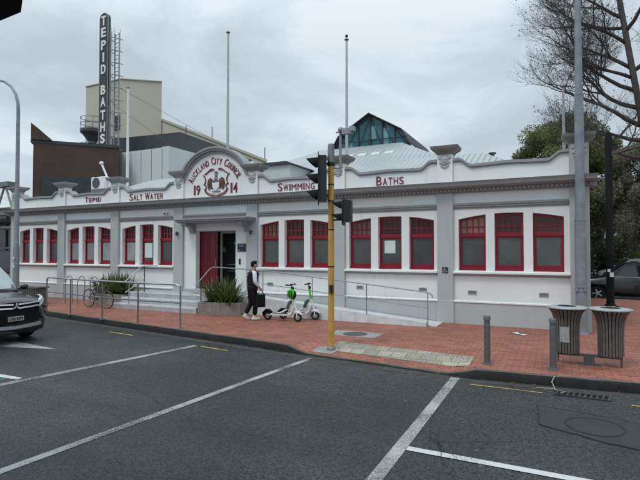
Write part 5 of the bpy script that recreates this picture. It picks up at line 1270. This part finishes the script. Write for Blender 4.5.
# cream building with tall block and sloping wing
b_ = bld('cream_building', 'large cream plaster building with tall square block and sloping roofline', (-38, 40, 0))
g = MB(); g.prismz([(-46.5,36.0),(-41.0,36.0),(-37.8,38.5),(-44.0,44.6),(-52,44.6)], 0, 20.2); B_('tower_block', g, 'cream', b_)
g = MB(); g.prismz([(-46.55,35.9),(-40.97,35.9),(-37.7,38.45),(-37.85,38.6),(-41.05,36.1),(-46.55,36.1)], 20.2, 20.3); B_('coping', g, 'cream', b_)
g = MB(); X0, X1 = -40.5, -21.0
g.add([(-40.0,38.6,0),(-24.6,38.6,0),(-33,50,0),(-44.0,50,0),(-40.0,38.6,17.0),(-24.6,38.6,10.55),(-33,50,10.55),(-44.0,50,17.0)], [(3,2,1,0),(4,5,6),(4,6,7),(0,1,5,4),(1,2,6,5),(2,3,7,6),(3,0,4,7)]); B_('sloping_wing', g, 'cream', b_)
g = MB(); g.add([(-38.0,38.45,16.16),(-24.5,38.45,10.5),(-24.5,38.59,10.5),(-38.0,38.59,16.16),(-38.0,38.45,16.4),(-24.5,38.45,10.74),(-24.5,38.59,10.74),(-38.0,38.59,16.4)], [(3,2,1,0),(4,5,6,7),(0,1,5,4),(1,2,6,5),(2,3,7,6),(3,0,4,7)]); B_('wing_coping', g, 'cream', b_)
for z in (14.8, 12.4):
    g = MB(); g.box(-41.9,-41.15,35.93,35.99,z,z+1.6); B_('window', g, 'officedark', b_)
g = MB(); g.box(-27.0,-26.3,38.5,38.58,10.6,10.9); B_('window', g, 'officedark', b_)
# round stair balconies at its left corner
for q, z in enumerate((13.45, 11.0)):
    t = thing('stair_balcony', ['upper round dark balcony with thin rail on the cream block corner', 'lower round balcony rail on the cream block corner'][q], 'balcony', (-39.1, 31.0, z), group='round balconies beside the sign tower')
    g = MB(); g.lathe([(0,-1.5),(.3,-1.4),(.45,-1.0),(.85,-.45),(1.05,-.3),(1.08,0),(0,.02)], 24); obj('platform', g, 'darksteel', t)
    g = MB()
    for k_ in range(10): a = k_*math.pi/5; g.cyl((1.03*math.cos(a),1.03*math.sin(a),0),(1.03*math.cos(a),1.03*math.sin(a),1.1),.025,5)
    for zz in (.55,1.1): g.tube([(1.03*math.cos(k_*math.pi/12),1.03*math.sin(k_*math.pi/12),zz) for k_ in range(25)],.035,5,False)
    obj('rail', g, 'railg', t)
g = MB(); g.cyl((-38.3,31.6,0),(-38.3,31.6,14.0),.28,10); tag(obj('stair_column', g, 'steel'), 'grey column carrying the round balconies beside the sign tower', 'column')
# sign tower
st_ = thing('sign_tower', 'tall narrow black vertical sign tower with white capital letters', 'sign', (-31.4, 26.2, 0))
g = MB(); n = 10; out = [(-0.47,0.0),(0.47,0.0)] + [(0.47*math.cos(R(i*180/n)), 20.15+0.45*math.sin(R(i*180/n))) for i in range(n+1)]
g.prism(out, -0.35, -0.13); obj('tower', g, 'charcoal', st_)
g = MB(); pts = [(-0.455,9.4)]+[(0.455*math.cos(R(180-i*18)), 20.15+0.43*math.sin(R(i*18))) for i in range(11)]+[(0.455,9.4)]
g.tube([(x,-.36,z) for x,z in pts], .035, 5); obj('edge_trim', g, 'steel', st_)
g = MB(); hh = 0.74
for ch, py in zip('TEPIDBATHS', (23,34.7,47.3,59.5,71.5,92,104,117,129,140.5)):
    zc = 2.05 + 29.55/480*(251-py)*1.245*0 + (20.0 - (py-23)*(20.0-10.75)/117.5)
    zc -= 2.05
    wd = .17 if ch == 'I' else .52
    letter(g, ch, -wd/2-.02, zc-hh/2, wd, hh, -.37, .04, 0, .03)
obj('lettering', g, 'white', st_)
g = MB(); g.box(.49,.62,-.3,-.18,9.4,19.0); obj('side_fin', g, 'railg', st_)
lad = MB()
for x in (.70,1.15): lad.cyl((x,.1,9.4),(x,.1,19.0),.045,5)
z = 9.6
while z < 19: lad.cyl((.70,.1,z),(1.15,.1,z),.025,4); z += .32
cg = MB(); z = 9.8
while z < 19.1: cg.tube([(.68,.1,z)]+[(1.12-.42*math.cos(R(a)), .1-.7*math.sin(R(a)), z) for a in range(0,181,20)]+[(1.55,.1,z)],.035,4); z += .95
for a in (20,60,90,120,160): cg.cyl((1.12-.42*math.cos(R(a)),.1-.7*math.sin(R(a)),9.8),(1.12-.42*math.cos(R(a)),.1-.7*math.sin(R(a)),19.1),.018,4)
obj('ladder', lad, 'steel', st_); obj('ladder_cage', cg, 'steel', st_)
g = MB(); g.cyl((-.4,0,12.5),(-7.5,3,6.5),.012,4); g.cyl((.6,0,15),(12,6,8),.012,4); g.cyl((.6,0,13.5),(9,2,7.5),.012,4); obj('guy_wire', g, 'darksteel', st_)
# left glass building with truss bridge
b_ = bld('glass_office', 'dark glass fronted building with canopies beyond the left corner', (-33, 18, 0))
g = MB(); g.box(-44,-26.5,20,30,0,5.0); B_('glazed_wall', g, 'officedark', b_)
g = MB()
for z in (0.1,2.2,3.5,4.9): g.box(-44,-26.4,19.9,19.99,z,z+.12)
for i in range(16): g.box(-44+i*1.15,-43.93+i*1.15,19.9,19.985,0.1,5.0)
B_('mullion', g, 'railg', b_)
g = MB(); g.box(-44,-26.0,18.4,19.88,3.9,4.05); B_('canopy', g, 'charcoal', b_)
g = MB(); g.box(-34,-30,19.86,19.89,3.6,3.75); g.box(-29.5,-28.8,19.86,19.89,3.6,3.85); B_('light_panel', g, 'white', b_)
t = thing('truss_bridge', 'steel truss footbridge beyond the left corner of the bathhouse', 'bridge', (-32, 18, 0))
g = MB(); zt, zb = 6.15, 4.35
g.box(-44,-29.9,17.8,18.3,6.0,6.3); g.box(-44,-29.9,17.8,18.3,4.25,4.45); obj('chord', g, 'railg', t, True)
g = MB(); x = -44
while x < -31: g.tube([(x,18,zb),(x+.9,18,zt)],.07,5); g.tube([(x+.9,18,zt),(x+1.8,18,zb)],.07,5); x += 1.8
obj('brace', g, 'conc', t, True)
make_car('parked_bus_van', 'dark van with shiny windows at the kerb beyond the left lamp post', 'van', (-21.6, 15.6, RZ), R(0), 5.2, 1.95, 2.2, 'carnavy', (0.36,-.95,-4.0), 'van')
# thin aerials on far roofs
for i, (x, y, z0, z1, lb) in enumerate([(-26.8,30,10.9,12.2,'thin aerial on the charcoal block roof'),(-31.0,38.5,13.2,14.6,'thin aerial on the cream sloping roofline'),(-24.7,38.5,10.6,11.9,'thin aerial near the low end of the cream roofline')]):
    g = MB(); g.cyl((x,y,z0),(x,y,z1),.04,5); tag(obj('aerial', g, 'darksteel'), lb, 'aerial', 'thin roof aerials')
# awning over the photographer, top left
aw = thing('shop_awning', 'dark underside corner of a shop awning at the top left', 'awning', (-3.4, 1.2, 3.5))
g = MB(); Pz = [(-3.12,1.80),(-2.90,1.79),(-2.74,1.70),(-2.4,-2.2),(-6.5,-2.2),(-6.5,1.9)]
g.prismz(Pz, 3.50, 3.72); obj('soffit', g, 'blackm', aw, True)
g = MB(); g.prismz([(-3.06,1.60),(-2.93,1.60),(-2.85,1.5),(-2.6,-2),(-6.3,-2),(-6.3,1.7)], 3.47, 3.499); obj('lining', g, 'reddoor', aw, True)

# ------------------------------------------------------------------ trees
def branches(seed, base, trunk_h, r0, lean, depth, spread, ln0, aim=None, lmul=.74, kids=(3,4), twig_min=.10):
    rr = random.Random(seed); big = MB(); small = MB(); small.sm = []; tips = []
    def grow(p, d, L_, r_, lev):
        n = 4 if lev < 3 else 3; pts = [p]; rs = [r_]; q = p.copy(); dd = d.copy()
        for i in range(n):
            dd = (dd + Vector((rr.uniform(-1,1), rr.uniform(-1,1), rr.uniform(-.6,1)))*(0.14+.05*lev)).normalized()
            q = q + dd*L_/n; pts.append(q.copy()); rs.append(r_*(1-.45*(i+1)/n))
        (big if lev < 2 else small).tube(pts, rs, 7 if lev < 2 else (5 if lev < 4 else 3), lev < 2)
        if lev >= depth: tips.append(q.copy()); return
        k_ = rr.randint(*kids)
        for j in range(k_):
            t = lerp(.35, 1.0, (j+.5)/k_) if lev > 0 else lerp(.45, 1, (j+.5)/k_)
            i0 = min(n-1, int(t*n)); b0 = pts[i0].lerp(pts[i0+1], t*n-i0)
            a = rr.uniform(0, 2*math.pi); s = Vector((math.cos(a), math.sin(a), rr.uniform(-.15,.5)))
            nd = (dd*rr.uniform(.55,.9) + s*spread).normalized()
            grow(b0, nd, L_*lmul*rr.uniform(.8,1.15), rs[i0]*rr.uniform(.5,.68), lev+1)
        grow(pts[-1], dd, L_*lmul, rs[-1]*.9, lev+1)
    p = Vector(base); top = p+Vector(lean)*trunk_h
    big.tube([p, p.lerp(top,.5)+Vector((.1,0,0)), top], [r0*1.25, r0, r0*.82], 12)
    return rr, big, small, tips, grow, top
# big bare plane tree at right
rr, big, small, tips, grow, top = branches(21, (3.85,22,0), 13.0, .12, (-.125,0,1), 6, .72, 3.0, lmul=.69, kids=(3,4))
tb = Vector((3.85,22,0))
for (z, dx_, dy_, dz_, L_, r_) in [(5.6,-.9,-.3,.12,1.8,.08),(6.3,-.8,.4,.35,1.9,.085),(6.9,-.85,-.2,.40,2.1,.09),(7.6,-.8,.3,.45,2.1,.09),(8.3,-.9,-.2,.40,2.0,.085),(9.2,-.85,.1,.45,1.9,.08),(10.2,-.85,-.3,.5,1.9,.075),
     (11.2,-.8,.2,.6,1.8,.07),(12.2,-.6,-.2,.8,1.8,.07),(13,0,0,1,1.8,.09),(12.9,-.9,.1,.45,2.2,.08),(8.8,-.8,-.5,.3,1.9,.07),(10.8,-.9,.5,.3,1.9,.07),(6.0,.8,.2,.6,2.6,.11),(7.5,.7,-.5,.6,2.4,.1),(9.0,.8,.3,.6,2.2,.09),(10.6,.7,-.2,.7,2.0,.08)]:
    grow(tb+Vector((-.125*z,0,z)), Vector((dx_,dy_,dz_)).normalized(), L_, r_, 1)
for tp in rr.sample(tips, min(len(tips), 3000)): small.add([tuple(tp+Vector((math.cos(a)*.03,math.sin(a)*.03,b))) for a, b in ((0,.0),(2.1,.01),(4.2,.0),(0,-.06))], [(0,1,2),(0,1,3),(1,2,3),(2,0,3)])
t = thing('bare_tree', 'large bare plane tree with fine twigs reaching over the right corner', 'tree', (3.75, 22, 0))
obj('trunk', big, 'bark', t, True, fix=False); obj('crown', small, 'twig', t, True, fix=False)
print('bare tree faces', len(small.f))
def leafy(name, label, loc, h, rad_, n, m, seed, lsz=.14, trunk=.25, clumps=26, zmin=.35, flat=1.0, gap=.9):
    rr = random.Random(seed); t = thing(name, label, 'tree', loc, group='trees beyond the right corner')
    tk = MB(); tk.tube([(0,0,0),(rr.uniform(-.2,.2),0,h*.35),(rr.uniform(-.3,.3),0,h*.7)], [trunk,trunk*.75,trunk*.3], 8)
    cl = []
    for i in range(clumps):
        a = rr.random()*2*math.pi; z = rr.uniform(zmin, .97); prof = math.sin(min(1,(z-zmin)/(1-zmin)*.85+.12)*math.pi)**.6; q = math.sqrt(rr.random())
        c = Vector((rad_*prof*q*math.cos(a), rad_*prof*q*math.sin(a), h*z)); cl.append((c, rr.uniform(.16,.34)*rad_*gap))
        if i % 2 == 0: tk.tube([(0,0,h*zmin*rr.uniform(.7,1.2)), tuple(c*.5+Vector((0,0,h*.12))), tuple(c)], [trunk*.3,trunk*.16,trunk*.05], 4, False)
    lf = MB(); vs = []; fs = []
    for i in range(n):
        c, r_ = cl[rr.randrange(len(cl))]
        u = Vector((rr.gauss(0,1),rr.gauss(0,1),rr.gauss(0,1)*flat)).normalized()*r_*rr.random()**.45
        p = c+u; a = Vector((rr.gauss(0,1),rr.gauss(0,1),rr.gauss(0,1))).normalized(); b = a.cross(Vector((rr.gauss(0,1),rr.gauss(0,1),rr.gauss(0,1)))).normalized()
        s = lsz*rr.uniform(.6,1.3); o = len(vs)
        vs += [tuple(p+a*s), tuple(p+b*s*.5), tuple(p-a*s), tuple(p-b*s*.5)]; fs.append((o,o+1,o+2,o+3))
    lf.v = vs; lf.f = fs; lf.sm = [False]*len(fs); lf.mi = [0]*len(fs)
    obj('trunk', tk, 'bark', t, fix=False); obj('crown', lf, m, t, fix=False)
leafy('evergreen_tree', 'rounded green evergreen tree showing above the right parapet', (0.5, 33, 0), 10.2, 3.2, 110000, 'leaf', 1, .075, .3, 110, .30, 1.0, .9)
leafy('evergreen_tree', 'dull brownish green tree behind the black lamp post', (4.4, 31.5, 0), 8.3, 2.9, 26000, 'leafb', 2, .07, .25, 44, .30, 1.0, .8)
leafy('evergreen_tree', 'dark evergreen tree low behind the parked dark cars', (3.0, 40.5, 0), 5.6, 4.0, 34000, 'leafd', 3, .09, .3, 50, .12)
leafy('evergreen_tree', 'dark tree at the far right edge beyond the cars', (8.2, 39.5, 0), 7.4, 3.6, 24000, 'leafb', 4, .08, .3, 40, .2, 1.0, .8)
leafy('evergreen_tree', 'broad green tree close behind the right corner wall', (-2.6, 37.5, 0), 8.0, 3.2, 26000, 'leaf', 6, .09, .3, 36, .2)
leafy('shrub', 'dense green shrub between the wall corner and parked wagon', (0.6, 38.0, 0), 2.6, 2.2, 9000, 'leafd', 8, .10, .1, 30, .05)
rr, big, small, tips, grow, top = branches(5, (6.0,33,0), 3.2, .2, (0,0,1), 5, .6, 2.6, lmul=.70, kids=(3,4))
for (dx_, dy_, dz_, L_, r_) in [(-.5,0,1,2.8,.11),(-.9,.1,.6,2.6,.09),(.5,.3,.8,2.6,.1),(0,-.4,1,2.8,.1),(-.5,-.5,.5,2.4,.08)]: grow(top, Vector((dx_,dy_,dz_)).normalized(), L_, r_, 1)
t = thing('bare_tree', 'smaller leafless tree among the evergreens at the right edge', 'tree', (6.0, 33, 0)); obj('trunk', big, 'bark', t, True, fix=False); obj('crown', small, 'twig', t, True, fix=False)
# far wood that closes the street at right
rr = random.Random(77); lf = MB(); vs = []; fs = []
for i in range(60000):
    x = rr.uniform(-8, 40); y = rr.uniform(62, 70); hmax = 5.0+1.5*math.sin(x*.7)+1.0*math.sin(x*1.9+1); z = hmax*rr.random()**.8
    p = Vector((x,y,z)); a = Vector((rr.gauss(0,1),rr.gauss(0,1),rr.gauss(0,1))).normalized(); b = a.cross(Vector((rr.gauss(0,1),rr.gauss(0,1),rr.gauss(0,1)))).normalized(); s = .3*rr.uniform(.6,1.3); o = len(vs)
    vs += [tuple(p+a*s), tuple(p+b*s*.5), tuple(p-a*s), tuple(p-b*s*.5)]; fs.append((o,o+1,o+2,o+3))
lf.v = vs; lf.f = fs; lf.sm = [False]*len(fs); lf.mi = [0]*len(fs); struct('far_wood', lf, 'leafd', 'stuff', fix=False)
b_ = bld('low_white_building', 'low white building glimpsed through the trees at right', (6, 50, 0))
g = MB(); g.box(-3,14,50,56,0,4.2); B_('wall', g, 'palebox', b_)
g = MB()
for i in range(8): g.box(-2+i*2,-1+i*2,49.95,49.99,1.0,2.4)
B_('window', g, 'officedark', b_)
g = MB(); g.prism([(-3.5,4.2),(14.5,4.2),(13,5.4),(-2,5.4)], 49.5, 56.5); B_('roof', g, 'rust', b_)
